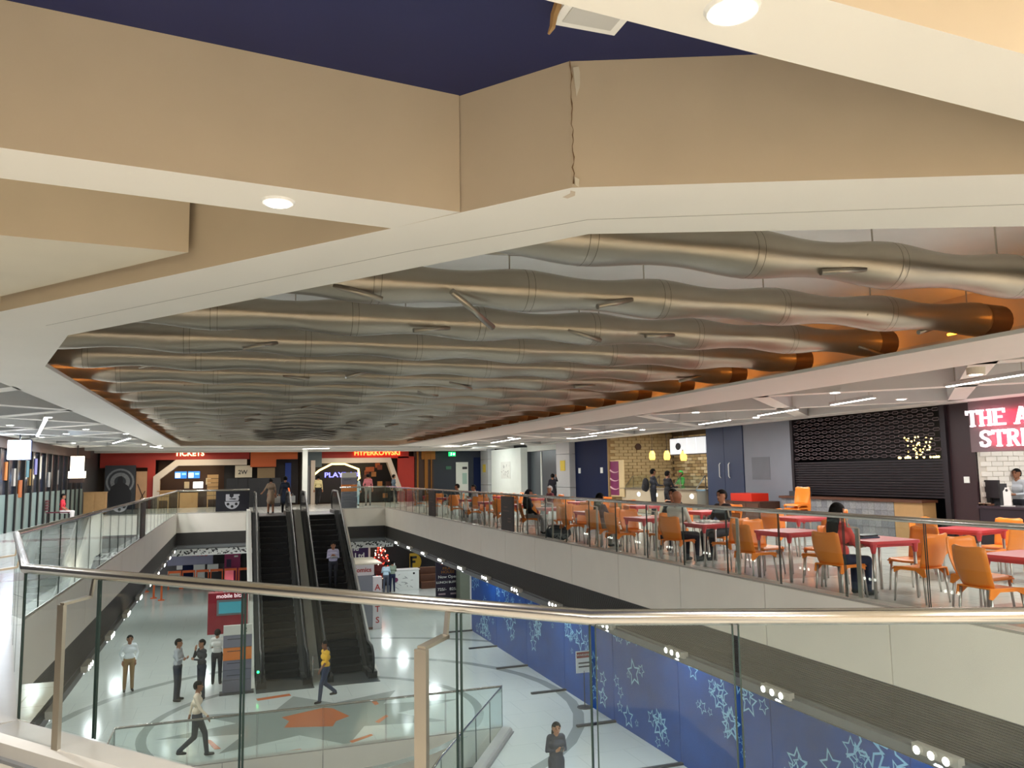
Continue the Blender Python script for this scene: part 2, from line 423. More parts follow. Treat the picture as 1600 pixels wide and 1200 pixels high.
# ---- cracked plaster at the corner of the near coffer, chipped paint, diffuser
ck = MB(); ex, ey = 1.575, 3.515
zz = 3.66; pts = []
while zz > 3.0:
    pts.append((ex+random.uniform(-.006,.006), zz, random.uniform(.001,.0045))); zz -= .028
for i in range(len(pts)-1):
    (x0,z0,w0),(x1,z1,w1) = pts[i], pts[i+1]
    ck.add([(x0-w0,ey-.006,z0),(x0+w0,ey-.006,z0),(x1+w1,ey-.006,z1),(x1-w1,ey-.006,z1)], [(0,1,2,3)])
crk = mat('crack_dark', (120,92,62), .9)
ck.build('crack', crk, bandR)
chip = MB().ext([(-.012,.04),(.02,.05),(.03,.0),(.022,-.06),(.004,-.11),(-.006,-.02)], FACE_S(ex+.02,ey-.012,3.58), .003)
chip.ext([(-.01,.02),(.015,.01),(.012,-.03),(-.008,-.02)], FACE_S(ex+.012,ey-.012,3.03), .003)
chip.build('bare_plaster', cream, bandR)
MB().prism([(1.58,3.56),(1.61,3.57),(1.63,3.62),(1.61,3.67),(1.58,3.66),(1.595,3.6)], 2.9985, 3.0).build('flaked_paint', mat('old_plaster', (196,180,160), .9), bandR)
e_ = MB()
for i in range(46):
    t = i/46; e_.ball((1.14+t*2.6+0, 4.03-(t*2.6*.45 if t > .17 else t*2.6*1.1), 3.655), (.02+random.random()*.02,.012,.012), 5, 3)
g = gz(925,22,3.64)
df = empty('ceiling_diffuser', (g.x,g.y,3.66), 'small white air diffuser frame set in the dark purple ceiling', 'vent')
MB().box(-.16,.16,-.1,.1,-.04,0).build('frame', purewhite, df)
MB().box(-.12,.12,-.06,.06,-.046,-.04).build('grille', greywhite, df)
pk = MB().tube([(-.17,-.02,-.01),(-.185,0,-.06),(-.19,.01,-.11),(-.205,.02,-.14)], [.02,.018,.014,.006], 6)
pk.build('peeling_strip', woody, df)

# ================================================================== glass railings
def railing(name, label, pts, z0, z1, pw, out, post=2, poff=.16, cuts=None, rr=.033, nop=()):
    P = [Vector((x,y,0)) for x,y in pts]
    root = empty(name, (P[0].x,P[0].y,z0), label, 'railing'); o = Vector(root.location)
    sh = lambda p,z: (p.x-o.x,p.y-o.y,z-o.z)
    MB().tube([sh(p,z1) for p in P], rr, 12).build('handrail', steel, root, smooth=True)
    cnt = 0
    for si in range(len(P)-1):
        a, b = P[si], P[si+1]; d = b-a; L = d.length; d.normalize(); n = Vector((d.y,-d.x,0))*out
        ts = cuts[si] if cuts and cuts[si] else [L*i/max(1,round(L/pw)) for i in range(max(1,round(L/pw))+1)]
        for i in range(len(ts)-1):
            p, q = a+d*(ts[i]+.012), a+d*(ts[i+1]-.012)
            M = [sh(p-n*.005,z0+.01),sh(q-n*.005,z0+.01),sh(q+n*.005,z0+.01),sh(p+n*.005,z0+.01)]
            M2 = [(x,y,z1-rr*.7-o.z) for x,y,z in M]
            MB().add(M+M2, [(0,3,2,1),(4,5,6,7),(0,1,5,4),(1,2,6,5),(2,3,7,6),(3,0,4,7)]).build('pane', glass, root)
            for e in (p, q):
                MB().box(-.0028,.0028,-.006,.006,z0+.01-o.z,z1-rr-o.z,0,Matrix.Translation((e.x-o.x,e.y-o.y,0)) @ Matrix.Rotation(math.atan2(d.y,d.x),4,'Z')).build('pane_edge', edge_m, root)
            cnt += 1
            if post and i % post == post-1 and i < len(ts)-2 and (si,i) not in nop:
                c = a+d*(ts[i+1]-.06); f = c+n*poff
                mb = MB()
                an = math.atan2(d.y,d.x)
                mb.box(-.032,.032,-.011,.011,FLP-.0,z1-.16-o.z,0,Matrix.Translation((f.x-o.x,f.y-o.y,0)) @ Matrix.Rotation(an,4,'Z'))
                mb.bar(sh(f,z1-.155),sh(c+n*.02,z1-.135),.045,.016)
                mb.bar(sh(c+n*.02,z1-.14),sh(c,z1-.02),.02,.016)
                mb.build('post', steel_b, root)
    return root
FLP = -.12
edge_m = mat('glass_edge', (24,44,40), .3)
L1_ = math.dist(V[2],V[3])
railing('glass_railing', 'long steel and glass railing right in front of the camera', [V[1],V[2],V[3],V[4]], 0, 1.0, 1.2, 1, post=1,
        cuts=[[0,1.3,2.6,math.dist(V[1],V[2])],[0,.86,2.18,3.6,L1_],[0,.58,2.1,3.6,5.1,math.dist(V[3],V[4])]], poff=.2, nop=((1,1),(2,0)))
railing('glass_railing', 'glass railing with orange chairs behind it along the food court', [V[4],V[5]], 0, 1.0, 1.25, 1, post=2)
railing('glass_railing', 'glass railing beside the left corridor', [V[1],V[0]], 0, 1.0, 1.25, -1, post=0)
railing('glass_railing', 'short glass railing left of the escalators at the far end', [V[0],(.86,39.5)], 0, 1.0, 1.3, -1, post=0)
railing('glass_railing', 'short glass railing right of the escalators at the far end', [(5.0,39.5),V[5]], 0, 1.0, 1.2, -1, post=0)
railing('glass_railing', 'glass railing round the opening in the lower floor', [(-2.3,14),H1[0],H1[1],H1[2],H1[3]], -4.9, -3.9, 1.45, 1, post=0, poff=.18, rr=.028)
for x, y, w, side, lab in [(7.2,20.9,1.0,'r','dark brown notice board hung on the food court railing near the headscarfed diner'),
                     (7.2,29.6,1.0,'r','narrow dark notice board on the far part of the food court railing'),
                     (-2.25,24.0,1.1,'l','dark notice board hung on the left corridor railing')]:
    r = empty('notice_board', (x,y,.02), lab, 'board')
    s = -1 if side == 'r' else 1
    MB().box(-.02,.02,-w/2,w/2,0,.93).build('board', mat('brown_board_%d' % int(y), (52,42,40), .5), r, loc=(s*.04,0,0))
    for k, (yy,zz,ww) in enumerate([(.1,.62,.3),(.05,.52,.5),(-.2,.32,.25),(-.2,.24,.25)]):
        MB().box(-.003,.003,yy-ww/2,yy+ww/2,zz,zz+.03).build('print_line', mat('print_%d_%d' % (int(y),k), (110,84,76), .6), r, loc=(s*.062,0,0))
r = empty('notice_board', (.34,39.5,.02), 'black poster with white film-reel cup emblem on the railing left of the escalators', 'poster')
MB().box(-.95,.5,-.05,-.02,0,.93).build('board', mat('poster_black', (12,14,28), .4), r)
emb = MB(); MM = FACE_S(-.22,-.052,.42)
emb.ext([(-.3,.05),(-.3,.36),(-.14,.36),(-.14,.26),(-.05,.18),(.04,.26),(.04,.36),(.3,.36),(.3,.28),(.24,.27),(.28,.16),(.24,.05)], MM, .003)
half = [(.32*math.cos(math.pi+math.pi*i/14)-.02,.02+.34*math.sin(math.pi+math.pi*i/14)) for i in range(15)]
emb.ext(half, MM, .003)
emb.build('emblem', mat('emblem_grey', (176,176,182), .6), r)
hol = MB()
for u, v in [(-.2,-.09),(.16,-.09),(-.02,-.2)]:
    hol.ext([(u+.065*math.cos(2*math.pi*i/12),v+.065*math.sin(2*math.pi*i/12)) for i in range(12)], FACE_S(-.22,-.0555,.42), .003)
hol.ext([(-.17,.13),(.1,.11),(.17,.14),(.12,.17),(-.12,.16)], FACE_S(-.22,-.0555,.42), .003)
hol.build('emblem_hole', black, r)

# ================================================================== bamboo-like ceiling pipes
def seg_mesh():
    L = 1.5; prof = []
    for i in range(13):
        t = i/12; r = .156+.054*(.5+.5*math.cos(2*math.pi*t))**1.15
        prof.append((t*L, r))
    mb = MB(); mb.tube([(x,0,0) for x,r in prof], [r for x,r in prof], 28, cap=False)
    mb.tube([(.0,0,0),(.005,0,0)], .2107, 28, 1, cap=False); mb.tube([(.07,0,0),(.0745,0,0)], .209, 28, 1, cap=False)
    return mb.mesh('segment', [pipe_m, mat('pipe_seam', (78,68,56), .6)], True)
segM = seg_mesh()
stubM = MB().tube([(0,0,0),(.45,0,0)], .028, 8).mesh('branch', pipe_m, True)
rodM = MB().tube([(0,0,0),(0,0,.7)], .008, 6).mesh('hanger_rod', steel_b)
endM = MB().tube([(0,0,0),(.34,0,0)], [.2,.19], 20, cap=False).tube([(.02,0,0),(.335,0,0)], [.185,.18], 20, mi=1).mesh('end_sleeve', [mat('brown_sleeve', (110,84,64), .45, metal=.3), pipe_in], True)
XE = 9.0
for i in range(19):
    y = 5.45+i*1.785
    root = empty('bamboo_pipe', (XE,y,3.37), 'silver bamboo-shaped ceiling pipe, %s from the camera' % nth(i), 'pipe', group='bamboo-like pipes under the void ceiling')
    sh = random.uniform(0,.55) if i else .3
    x = -.3-sh
    def child(me, nm, loc, rot=(0,0,0)):
        o = bpy.data.objects.new(nm, me); COL.objects.link(o); o.parent = root; o.location = loc; o.rotation_euler = rot
        return o
    child(endM, 'end_sleeve', (-.36,0,0))
    if sh > .02: MB().tube([(x-.02,0,0),(x/2-.17,0,0),(-.33,0,0)], [.2095,.2,.192], 28, cap=False).build('short_section', pipe_m, root, smooth=True)
    s0 = x
    k = 0
    xl = -2.95 if y > 11 else (-1.53-(y-8.72)*.28-.35 if y > 8.72 else 1.98-(y-4.21)*.778-.3)
    while XE+s0 > xl+.05:
        o = child(segM, 'segment', (s0-1.5+.02,0,0), (random.choice([0,1,2,3])*math.pi/2,0,0))
        if XE+s0-1.5 < xl: o.scale.x = max(.05,(XE+s0-xl)/1.5); o.location.x = xl-XE
        child(rodM, 'hanger_rod', (s0-.12,0,.0))
        if k % 2 == (i % 2) or random.random() < .2:
            an = random.choice([-1.2,-.8,1.0,1.9,-1.9]); ya = random.choice([0,math.pi])+random.uniform(-.25,.25)
            child(stubM, 'branch', (s0-.35,.16*math.sin(an)*-1,-.16*abs(math.cos(an))), (0,random.uniform(.0,.3),ya))
        s0 -= 1.48; k += 1
    if i == 1:
        a = gz(706,455,3.24)-Vector(root.location); b = gz(770,512,2.98)-Vector(root.location)
        MB().tube([a, b], .03, 10).build('branch', pipe_m, root, smooth=True)
# ================================================================== lamps
WARM = (1,.93,.82); COOL = (.93,.97,1)
def downlight(x, y, label, power=40, z=CE, col=(1,.965,.915), r=.075, box=False):
    o = empty('ceiling_downlight', (x,y,z), label, 'lamp', group='round ceiling downlights')
    MB().tube([(0,0,.0),(0,0,-.012)], [r*1.45,r*1.3], 18).build('trim_ring', purewhite, o)
    if box: MB().tube([(0,0,.0),(0,0,-.1)], [r*1.5,r*1.4], 18).build('housing', cream, o)
    d = -.102 if box else -.014
    MB().tube([(0,0,d),(0,0,d-.004)], r, 16).build('lens', lampw, o)
    area('downlight_light', (0,0,d-.02), power*K_UP, r*2, col, o)
near = [(.2,4.14,'recessed in the slanting white beam at upper left'),(1.42,1.95,'glaring at the top of the nearest white beam')]
for x, y, t in near: downlight(x, y, 'bright round downlight '+t, 45, r=.06)
back = [(-4,2.1),(-3.5,-1.5),(0,-2.2),(3.8,-1),(-5.5,-4.5),(-1,-5),(3,-5),(7,-2),(7,-5),(11,-1.5),(11,-5),(-5,6.2),(-4.8,11.2),(5.6,1.6),(10.2,1.2),(13.5,1.2)]  # unseen downlights added around the camera to brighten the near zone
for i, (x,y) in enumerate(back): downlight(x, y, 'added unseen downlight in the ceiling around the camera, %s of its rows' % nth(i), 92, z=CE if (x,y) in [(-4,2.1)] else (3.66 if y < 1 or (x,y) == (-5,6.2) else CE))
rt = [(10.17,8.64,1),(13.24,13.07,0),(10.7,12.12,0),(10.76,17.02,0),(10.45,24.22,0),(10.6,30.5,0),(13.6,18.5,0),(13.4,24.6,0),(13.4,31,0),(10.8,36.5,0),(13.5,37,0),(13.2,8,0),(12.6,4.6,0),(9.8,4.8,0)]
for i, (x,y,b) in enumerate(sorted(rt, key=lambda q: q[1])):
    downlight(x, y, 'round downlight over the food court, %s from the camera' % nth(i) if not b else 'drum-shaped downlight nearest the red-lit sign', 17, box=bool(b), r=.085)
lf = [(-3.89,20.36),(-5.32,23.4),(-3.86,25.15),(-3.12,27.72),(-4.79,27.73),(-5.75,34.83),(-3.41,36.44),(-2.95,38),(-5.87,29.89),(-4.2,16.6),(-5.9,17.5)]
for i, (x,y) in enumerate(sorted(lf, key=lambda q: q[1])): downlight(x, y, 'round downlight in the left corridor ceiling, %s from the camera' % nth(i), 36, col=(.9,.95,1))
ff = [(x,y) for y in (41.2,45.6) for x in (-4.6,-1.2,1.9,4.6,7.6,10.8,13.6)]
for i, (x,y) in enumerate(ff): downlight(x, y, 'small downlight before the far shops, %s from the left in the %s row' % (nth(i % 7), 'nearer' if y < 43 else 'farther'), 18, z=CE if y < 41 else 3.34, col=WARM)
def linear(a, b, label, power=34, z=2.93):
    a = Vector((a[0],a[1],z)); b = Vector((b[0],b[1],z)); c = (a+b)/2; d = b-a; L = d.length; an = math.atan2(d.y,d.x)
    o = empty('linear_light', c, label, 'lamp', an, 'suspended linear lights')
    MB().box(-L/2-.05,L/2+.05,-.04,.04,0,.06).build('housing', greywhite, o)
    MB().box(-L/2,L/2,-.035,.035,-.012,0).build('diffuser', tubew, o)
    for s in (-1,1): MB().tube([(s*L*.4,0,.05),(s*L*.4,0,.4)], .006, 5).build('suspension', steel_b, o)
    area('linear_light_lamp', (0,0,-.02), power*K_UP, L, (1,.97,.93), o, .07)
for i, (a,b) in enumerate([((11.1,8.5),(11.45,10.29)),((11.8,12.32),(12.14,13.87)),((12.2,15.07),(12.59,17.02)),((12.87,18.68),(13.15,20.62)),((11.95,22.33),(12.18,26.25)),((13,27.5),(13.1,30)),((10.74,29.74),(10.99,34.12)),((10.4,34.6),(10.5,37))]):
    linear(a, b, 'thin linear light over the food court, %s from the camera' % nth(i))
for i, (a,b) in enumerate([((-3.95,20.4),(-5.6,27.9)),((-3.2,29.5),(-4.2,33.5)),((-3.2,37),(-2.9,39)),((3.4,41.3),(4.6,40.6))]):
    linear(a, b, 'thin linear light over the left corridor and far landing, %s from the camera' % nth(i), 55)
# amber cove lamps behind the pipe ends
amb = emis('amber_lamp', (255,150,40), 10)
for side, xs, ys, dx in (('right',9.35,[6.3+1.785*i for i in range(19)],0),('left',-2.5,[11.4+1.785*i for i in range(15)],0)):
    for i, y in enumerate(ys):
        z = 3.4 if side == 'right' else 3.42
        o = empty('cove_lamp', (xs,y,z), 'small amber cove lamp by the %s ends of the ceiling pipes, %s from the camera' % (side, nth(i)), 'lamp', group='amber cove lamps')
        MB().tube([(0,-.25,0),(0,.25,0)], .018, 6).build('tube', amb, o)
        l = bpy.data.lights.new('cove_light', 'POINT'); l.energy = (1.2 if side == 'right' else 2.6)*K_UP; l.color = (1,.36,.06); l.shadow_soft_size = .08
        q = bpy.data.objects.new('cove_light', l); COL.objects.link(q); q.parent = o; q.location = (0,0,.03)
        if side == 'left': MB().box(-.12,.12,-.3,.3,-.06,-.02).build('bracket', white, o)
# spot triplets along the lower edge of the void, and unseen fill lights added under the lower ceiling
spot_h = mat('spot_housing', (176,172,164), .4)
for side, x, ys, s in (('right',7.13,[6.9+2.65*i for i in range(12)],-1),('left',-2.18,[12.5+2.65*i for i in range(10)],1)):
    for i, y in enumerate(ys):
        o = empty('triple_spotlight', (x,y,-1.45), 'triple spotlight under the %s edge of the void, %s from the camera' % (side, nth(i)), 'lamp', group='triple spotlights')
        MB().box(-.03,.06,-.3,.3,-.05,.05).build('housing', spot_h, o)
        for k in (-.19,0,.19):
            MB().tube([(s*.03,k,-.0),(s*.075,k,-.0)], [.045,.05], 12).tube([(s*.075,k,0),(s*.08,k,0)], .042, 12, 1).build('lamp_head', [spot_h, lampw], o)
        area('spot_lamp', (s*.1,0,-.06), 60*K_LOW, .3, COOL, o, .1, rot=(0,s*-.35,math.pi/2*0), spread=2.6)
for y in (2,9,16,23,30,37,44,49):
    for x in (-8.5,-5,9.0,12.3):
        area('lower_ceiling_fill', (x,y,-1.66), 95*K_LOW, .6, COOL)
for x in (-1,2.5,6): area('lower_ceiling_fill', (x,44,-1.66), 95*K_LOW, .6, COOL)

# ================================================================== escalators
def escalator(xa, xb, label):
    y0 = 26.6; root = empty('escalator', ((xa+xb)/2,y0,LO), label, 'escalator')
    w = (xb-xa)/2; up = 4.9; run = 8.5; l0, l1 = 1.6, 2.8
    path = [(0,0),(l0,0),(l0+run,up),(l0+run+l1,up)]
    zf = lambda y: 0 if y < l0 else (up if y > l0+run else (y-l0)/run*up)
    n = 24
    st = MB().box(-w+.33,w-.33,0,run/n+.03,-.2,0).box(-w+.33,w-.33,-.006,.0,-.2,-.01)
    grooves = MB()
    sm = st.mesh('step', mat('step_black', (13,13,15), .6, metal=.1))
    for i in range(n):
        o = bpy.data.objects.new('step', sm); COL.objects.link(o); o.parent = root; o.location = (0,l0+i*run/n,(i+1)*up/n)
    MB().box(-w,w,0,l0+.1,-.02,.012).build('landing_plate', mat('plate_low', (66,72,74), .4, metal=.5), root)
    MB().box(-w+.05,w-.05,l0+run-.05,l0+run+l1,up-.05,up+.012).build('landing_plate', mat('plate_up', (120,124,130), .35, metal=.6), root)
    for s in (-1,1):
        x = s*(w-.17)
        lo = [(.7,-.0),(l0,0),(l0+run,up),(l0+run+1.6,up)]
        # skirt and deck
        poly = [(y,z+.16) for y,z in lo]+[(y,z-.45 if 0 < i < 3 else z-.02) for i,(y,z) in reversed(list(enumerate(lo)))]
        M = Matrix.Translation((x-.14,0,0)) @ Matrix(((0,0,1),(1,0,0),(0,1,0))).to_4x4()
        MB().ext(poly, M, .28).build('skirt_panel', skirt_m, root)
        # balustrade with round ends
        def arc(cy,cz,r,a0,a1,k=8): return [(cy+r*math.cos(a0+(a1-a0)*i/k),cz+r*math.sin(a0+(a1-a0)*i/k)) for i in range(k+1)]
        top = arc(.75,.55,.42,math.pi*1.5,math.pi*.5)+[(l0-.1,.97),(l0+run-.1,up+.97)]+arc(l0+run+1.6,up+.55,.42,math.pi*.5,-math.pi*.5)
        bl = top+[(l0+run,up+.1),(l0,.1)]
        M = Matrix.Translation((x-.012,0,0)) @ Matrix(((0,0,1),(1,0,0),(0,1,0))).to_4x4()
        MB().ext(bl, M, .024).build('balustrade_panel', bal_m, root)
        hr = arc(.75,.55,.46,math.pi*1.5,math.pi*.5)+[(l0-.1,1.01),(l0+run-.1,up+1.01)]+arc(l0+run+1.6,up+.55,.46,math.pi*.5,-math.pi*.5)
        MB().tube([(x,y,z) for y,z in hr], .04, 8).build('handrail', rubber, root, smooth=True)
        MB().box(x-.15,x+.15,.45,.95,0,.22).build('newel_base', rubber, root)
    return root
skirt_m = mat('dark_skirt_steel', (92,93,92), .35, metal=.7)
bal_m = mat('balustrade_dark', (34,38,37), .15, metal=.3)
escalator(.88,2.63,'left black escalator coming up towards the two women')
escalator(2.95,4.70,'right black escalator with the man holding a paper')
clad = mat('escalator_cladding', (214,212,202), .5)
def cladding(x0, x1, lab):
    poly = [(27.3,LO),(28.2,LO+.2),(36.7,.1),(39.45,.1),(39.45,-1.6),(37.5,-1.6),(30.2,LO)]
    M = Matrix.Translation((x0,0,0)) @ Matrix(((0,0,1),(1,0,0),(0,1,0))).to_4x4()
    MB().ext(poly, M, x1-x0).build('escalator_cladding', clad, label=lab, cat='cladding')
cladding(.74,.87,'white side panel along the left escalator'); cladding(2.64,2.94,'white panel between the two escalators'); cladding(4.71,4.82,'white side panel along the right escalator')
o = empty('start_signal', (.95,27.15,LO+.42), 'green start light on the left escalator foot', 'light')
MB().ball((0,-.02,.1), .04, 8, 6).build('lamp', emis('green_led', (40,255,120), 6), o); MB().box(-.05,.05,0,.04,-.3,.16).build('box', dgrey, o)
o = empty('guard_rail', (2.8,26.9,LO), 'low steel guard rail between the escalator feet', 'rail')
MB().tube([(-.2,0,0),(-.2,0,.9),(.25,0,.9),(.25,0,0)], .02, 6).build('frame', steel, o, smooth=True); MB().tube([(-.2,0,.5),(.25,0,.5)], .015, 6).build('crossbar', steel, o)

# ================================================================== lower floor pattern
grey_in = mat('floor_grey_inlay', (150,156,152), .14); orange_in = mat('floor_orange_inlay', (206,112,66), .14); white_in = mat('floor_white_inlay', (214,216,210), .14)
def inlay(pts, z, m, nm): MB().prism([tuple(p[:2]) for p in pts], LO, LO+z).build(nm, m, kind='structure')
C0 = gz(497,1122,LO)
def ring(r0, r1, a0, a1, m, z=.0015, c=C0, k=30):
    P = [(c.x+r1*math.cos(a0+(a1-a0)*i/k), c.y+r1*math.sin(a0+(a1-a0)*i/k)) for i in range(k+1)]
    Q = [(c.x+r0*math.cos(a0+(a1-a0)*i/k), c.y+r0*math.sin(a0+(a1-a0)*i/k)) for i in range(k+1)]
    mb = MB(); mb.add([(x,y,LO+z) for x,y in P+Q], [(i,i+1,k+1+i+1,k+1+i)[::-1] for i in range(k)]); mb.build('floor_ring', m, kind='structure')
ring(7.0,7.3,-1.0,4.0,grey_in); ring(4.3,4.55,0,2*math.pi,grey_in,k=60); ring(10.5,10.8,-.5,1.4,grey_in)
star = []
for i in range(16):
    a = 2*math.pi*(i+.3)/16; r = 4.1 if i % 2 == 0 else 2.2
    star.append((C0.x+r*math.cos(a), C0.y+r*.62*math.sin(a)))
inlay(star, .002, grey_in, 'floor_star')
inlay([gz(x,y,LO) for x,y in [(440,1121),(505,1106),(520,1107),(546,1119),(525,1127),(520,1135),(444,1137),(452,1127)]], .004, orange_in, 'floor_star')
for a, b, c, d in [((400,1092),(452,1084),(455,1087),(403,1095)),((418,1179),(470,1170),(473,1173),(419,1182)),((546,1158),(580,1147),(583,1149),(550,1161)),((586,1128),(603,1117),(607,1119),(592,1130)),((320,1155),(330,1157),(345,1170),(335,1171)),((580,1096),(588,1095),(592,1100),(586,1102))]:
    inlay([gz(*q,LO) for q in (a,b,c,d)], .005, orange_in, 'floor_bar')

# ================================================================== hoarding on the right of the lower floor
hroot = empty('hoarding', (9.8,22,LO), 'long blue hoarding printed with star outlines on the lower floor', 'hoarding')
hm = mat('hoarding_blue', (8,66,140), .5, var=.5, vs=1.1, spec=.25); star_m = mat('star_print', (130,186,222), .4, var=.2, vs=1)
def star_outline(mb, u, v, r, rot, w=.16):
    pts = [((r if i % 2 == 0 else r*.48)*math.cos(rot+math.pi/2+math.pi*i/5), (r if i % 2 == 0 else r*.48)*math.sin(rot+math.pi/2+math.pi*i/5)) for i in range(10)]
    q = [(x*(1-w*1.5),y*(1-w*1.5)) for x,y in pts]
    vs = [(u+x,v+y) for x,y in pts+q]
    return vs
y = 33.4; pw = 3.35; k = 0
while y > 7:
    p = MB().box(-.03,.03,-pw/2+.01,pw/2-.01,0,3.35).build('panel', hm, hroot, loc=(0,y-pw/2-22,0))
    sm = MB()
    for c in range(5):
        cu, cv = random.uniform(-1.2,1.2), random.uniform(.4,2.9)
        for j in range(random.randint(4,7)):
            u, v, r = cu+random.gauss(0,.42), cv+random.gauss(0,.34), random.choice([.1,.14,.17,.22,.3,.36])
            u = max(-pw/2+r+.03,min(pw/2-r-.03,u)); v = max(r+.03,min(3.3-r,v))
            vs = star_outline(sm,u,v,r,random.uniform(-.5,.5)); dx = .0312+.0004*len(sm.v)/20
            sm.add([(-dx,a,b) for a,b in vs], [(i,(i+1)%10,10+(i+1)%10,10+i) for i in range(10)])
    sm.build('star_print', star_m, p, kind='stuff')
    MB().box(-1.1,.2,-.05,.05,0,.05).build('foot', dgrey, hroot, loc=(-.05,y-.05-22,0))
    y -= pw; k += 1
MB().box(-.05,.05,-.06,.06,0,3.35).build('end_post', purewhite, hroot, loc=(0,33.5-22,0))
g = gz(925,1104,LO); g.x -= .22; o = empty('warning_stand', (g.x,g.y,LO), 'warning notice on a round-based stand before the blue hoarding', 'sign')
MB().lathe([(.22,0),(.22,.02),(.03,.04)], 18).build('base', dgrey, o); MB().tube([(0,0,.02),(0,0,1.0)], .015, 6).build('pole', dgrey, o)
MB().box(-.24,.24,-.012,.012,.95,1.55).build('board', purewhite, o); MB().box(-.22,.22,-.016,-.012,1.36,1.52).build('red_band', mat('sign_red', (150,44,36), .5), o)
text('WARNING', .09, purewhite, o, Matrix.Translation((g.x,g.y-.02,LO+1.44)) @ Matrix.Rotation(math.pi/2,4,'X'), .001)
for i in range(2): MB().box(-.17,.17,-.015,-.012,1.2-i*.1,1.24-i*.1).build('print_line', dgrey, o)
# ================================================================== right-hand shops (wall line x = 15.6)
XW = 15.6
def wbox(name, y0, y1, z0, z1, m, parent=None, x0=XW, x1=XW+.2, **kw):
    o = Vector(parent.location) if parent else Vector((0,0,0))
    return MB().box(x0-o.x,x1-o.x,y0-o.y,y1-o.y,z0-o.z,z1-o.z).build(name, m, parent, **kw)
struct(MB().box(XW+3.4,XW+3.6,2,50,FL-.3,3.4), 'wall_right', dgrey)
struct(MB().box(XW,XW+.2,-7,6.5,FL-.3,3.4), 'wall_right_near', wallgrey)
struct(MB().box(XW,XW+.2,19.6,21.95,FL,3.34), 'wall_right_grey', wallgrey)
MB().box(-.004,.004,-.45,.45,0,.7).build('patched_area', mat('patched_grey', (108,112,120), .6, var=.15), bpy.data.objects['wall_right_grey'], loc=(XW-.003,21.1,1.25))
struct(MB().box(XW,XW+.2,31.9,35.4,FL,3.34), 'wall_right_navy', navy)
for y in (32.5,34.9): wbox('wall_notice', y-.12, y+.12, 1.5, 1.75, offwhite, None, XW-.015, XW, label='small white notice on the navy wall, %s one' % ('near' if y < 33 else 'far'), cat='notice')
# blue-grey double door
d = empty('double_door', (XW,23,FL), 'tall blue-grey double door with two pale handles', 'door')
wbox('leaf', 21.97, 23.0, FL, 2.99, bluegrey, d, XW-.03, XW+.1); wbox('leaf', 23.02, 24.05, FL, 2.99, bluegrey, d, XW-.03, XW+.1)
for y in (22.72,23.25): MB().tube([(-.03,0,0),(-.08,0,.05),(-.08,0,.45),(-.03,0,.5)], .018, 6).build('handle', offwhite, d, loc=(0,y-23,1.42))
# ---- sandwich shop with brick wall
sh = empty('brick_shop', (XW,28,FL), 'open food shop lined with yellow brown brick', 'shop')
wbox('back_wall', 24.07, 31.9, FL, 3.3, mat('mortar', (88,74,56), .8), sh, XW+3.2, XW+3.3)
wbox('side_wall', 31.8, 31.9, FL, 3.3, mat('mortar_side', (150,124,84), .8), sh, XW, XW+3.2)
wbox('side_wall', 24.0, 24.07, FL, 3.3, dgrey, sh, XW+.2, XW+3.2)
brm = [mat('brick_%d' % i, c, .8, var=.15, vs=8) for i, c in enumerate([(186,164,122),(168,144,102),(200,182,146),(146,122,86)])]
brM = [MB().box(-.045,0,-.2,.2,-.06,.06).mesh('brick', m) for m in brm]
for r in range(16):
    for c in range(18):
        if r*18+c >= 290: break
        y = 24.3+c*.43+(.21 if r % 2 else 0); z = .95+r*.138
        if y > 31.7: continue
        o = bpy.data.objects.new('brick', random.choice(brM)); COL.objects.link(o); o.parent = sh; o.location = (3.2,y-28,z-FL)
lb = MB()
for r in range(8):
    for c in range(18):
        y = 24.3+c*.43+(.21 if r % 2 else 0); lb.box(3.155,3.2,y-28-.2,y-28+.2,-.22+r*.138-.06-FL,-.22+r*.138+.06-FL)
for r in range(24):
    for c in range(7):
        x = .3+c*.43+(.21 if r % 2 else 0); lb.box(x-.2,x+.2,3.765,3.8,FL+.07+r*.138-.06-FL,FL+.07+r*.138+.06-FL)
lb.build('brick_course', brm[0], sh, kind='stuff')
area('shop_lamp', (XW+1.4,28,3.2), 60*K_UP, 4.5, (1,.96,.88), None, 1.2, rot=(0,0,math.pi/2))
po = empty('swirl_poster', (XW+.1,31.2,.7), 'purple poster with pale swirls beside the navy wall', 'poster')
MB().box(-.02,.02,-.65,.65,-.2,1.35).build('board', mat('poster_edge', (206,184,140), .6), po)
MB().box(-.026,-.02,-.2,.62,-.15,1.3).build('print', mat('poster_purple', (120,40,88), .4, var=.3, vs=2), po)
for k in range(3):
    MB().tube([(-.028,.6-t*.78,.2+k*.36-.35*t+.3*t*t) for t in [i/8 for i in range(9)]], [.01+.03*(1-i/8) for i in range(9)], 5).build('swirl', mat('swirl_%d' % k, (222,180,190), .5), po)
for i, (px,py) in enumerate([(1019,712),(1042,712),(1068,713)]):
    g = gx(px,py,XW+.9); o = empty('pendant_lamp', (g.x,g.y,3.3), 'amber glass pendant over the sandwich counter, %s from the left' % nth(i), 'lamp', group='amber pendants')
    z = g.z-3.3
    MB().tube([(0,0,0),(0,0,z+.2)], .008, 5).build('cord', black, o); MB().lathe([(.03,z+.26),(.06,z+.2)], 10).build('cap', black, o)
    MB().lathe([(.06,z+.2),(.12,z+.08),(.13,z-.08),(.1,z-.17)], 12).build('shade', emis('amber_glass_%d' % i, (255,196,90), 2.6), o)
mn = empty('menu_board', (XW+.9,26.76,2.5), 'glowing white menu panels over the sandwich counter', 'menu')
MB().box(.03,.06,-1.32,1.3,-.34,.34).build('backing', dgrey, mn)
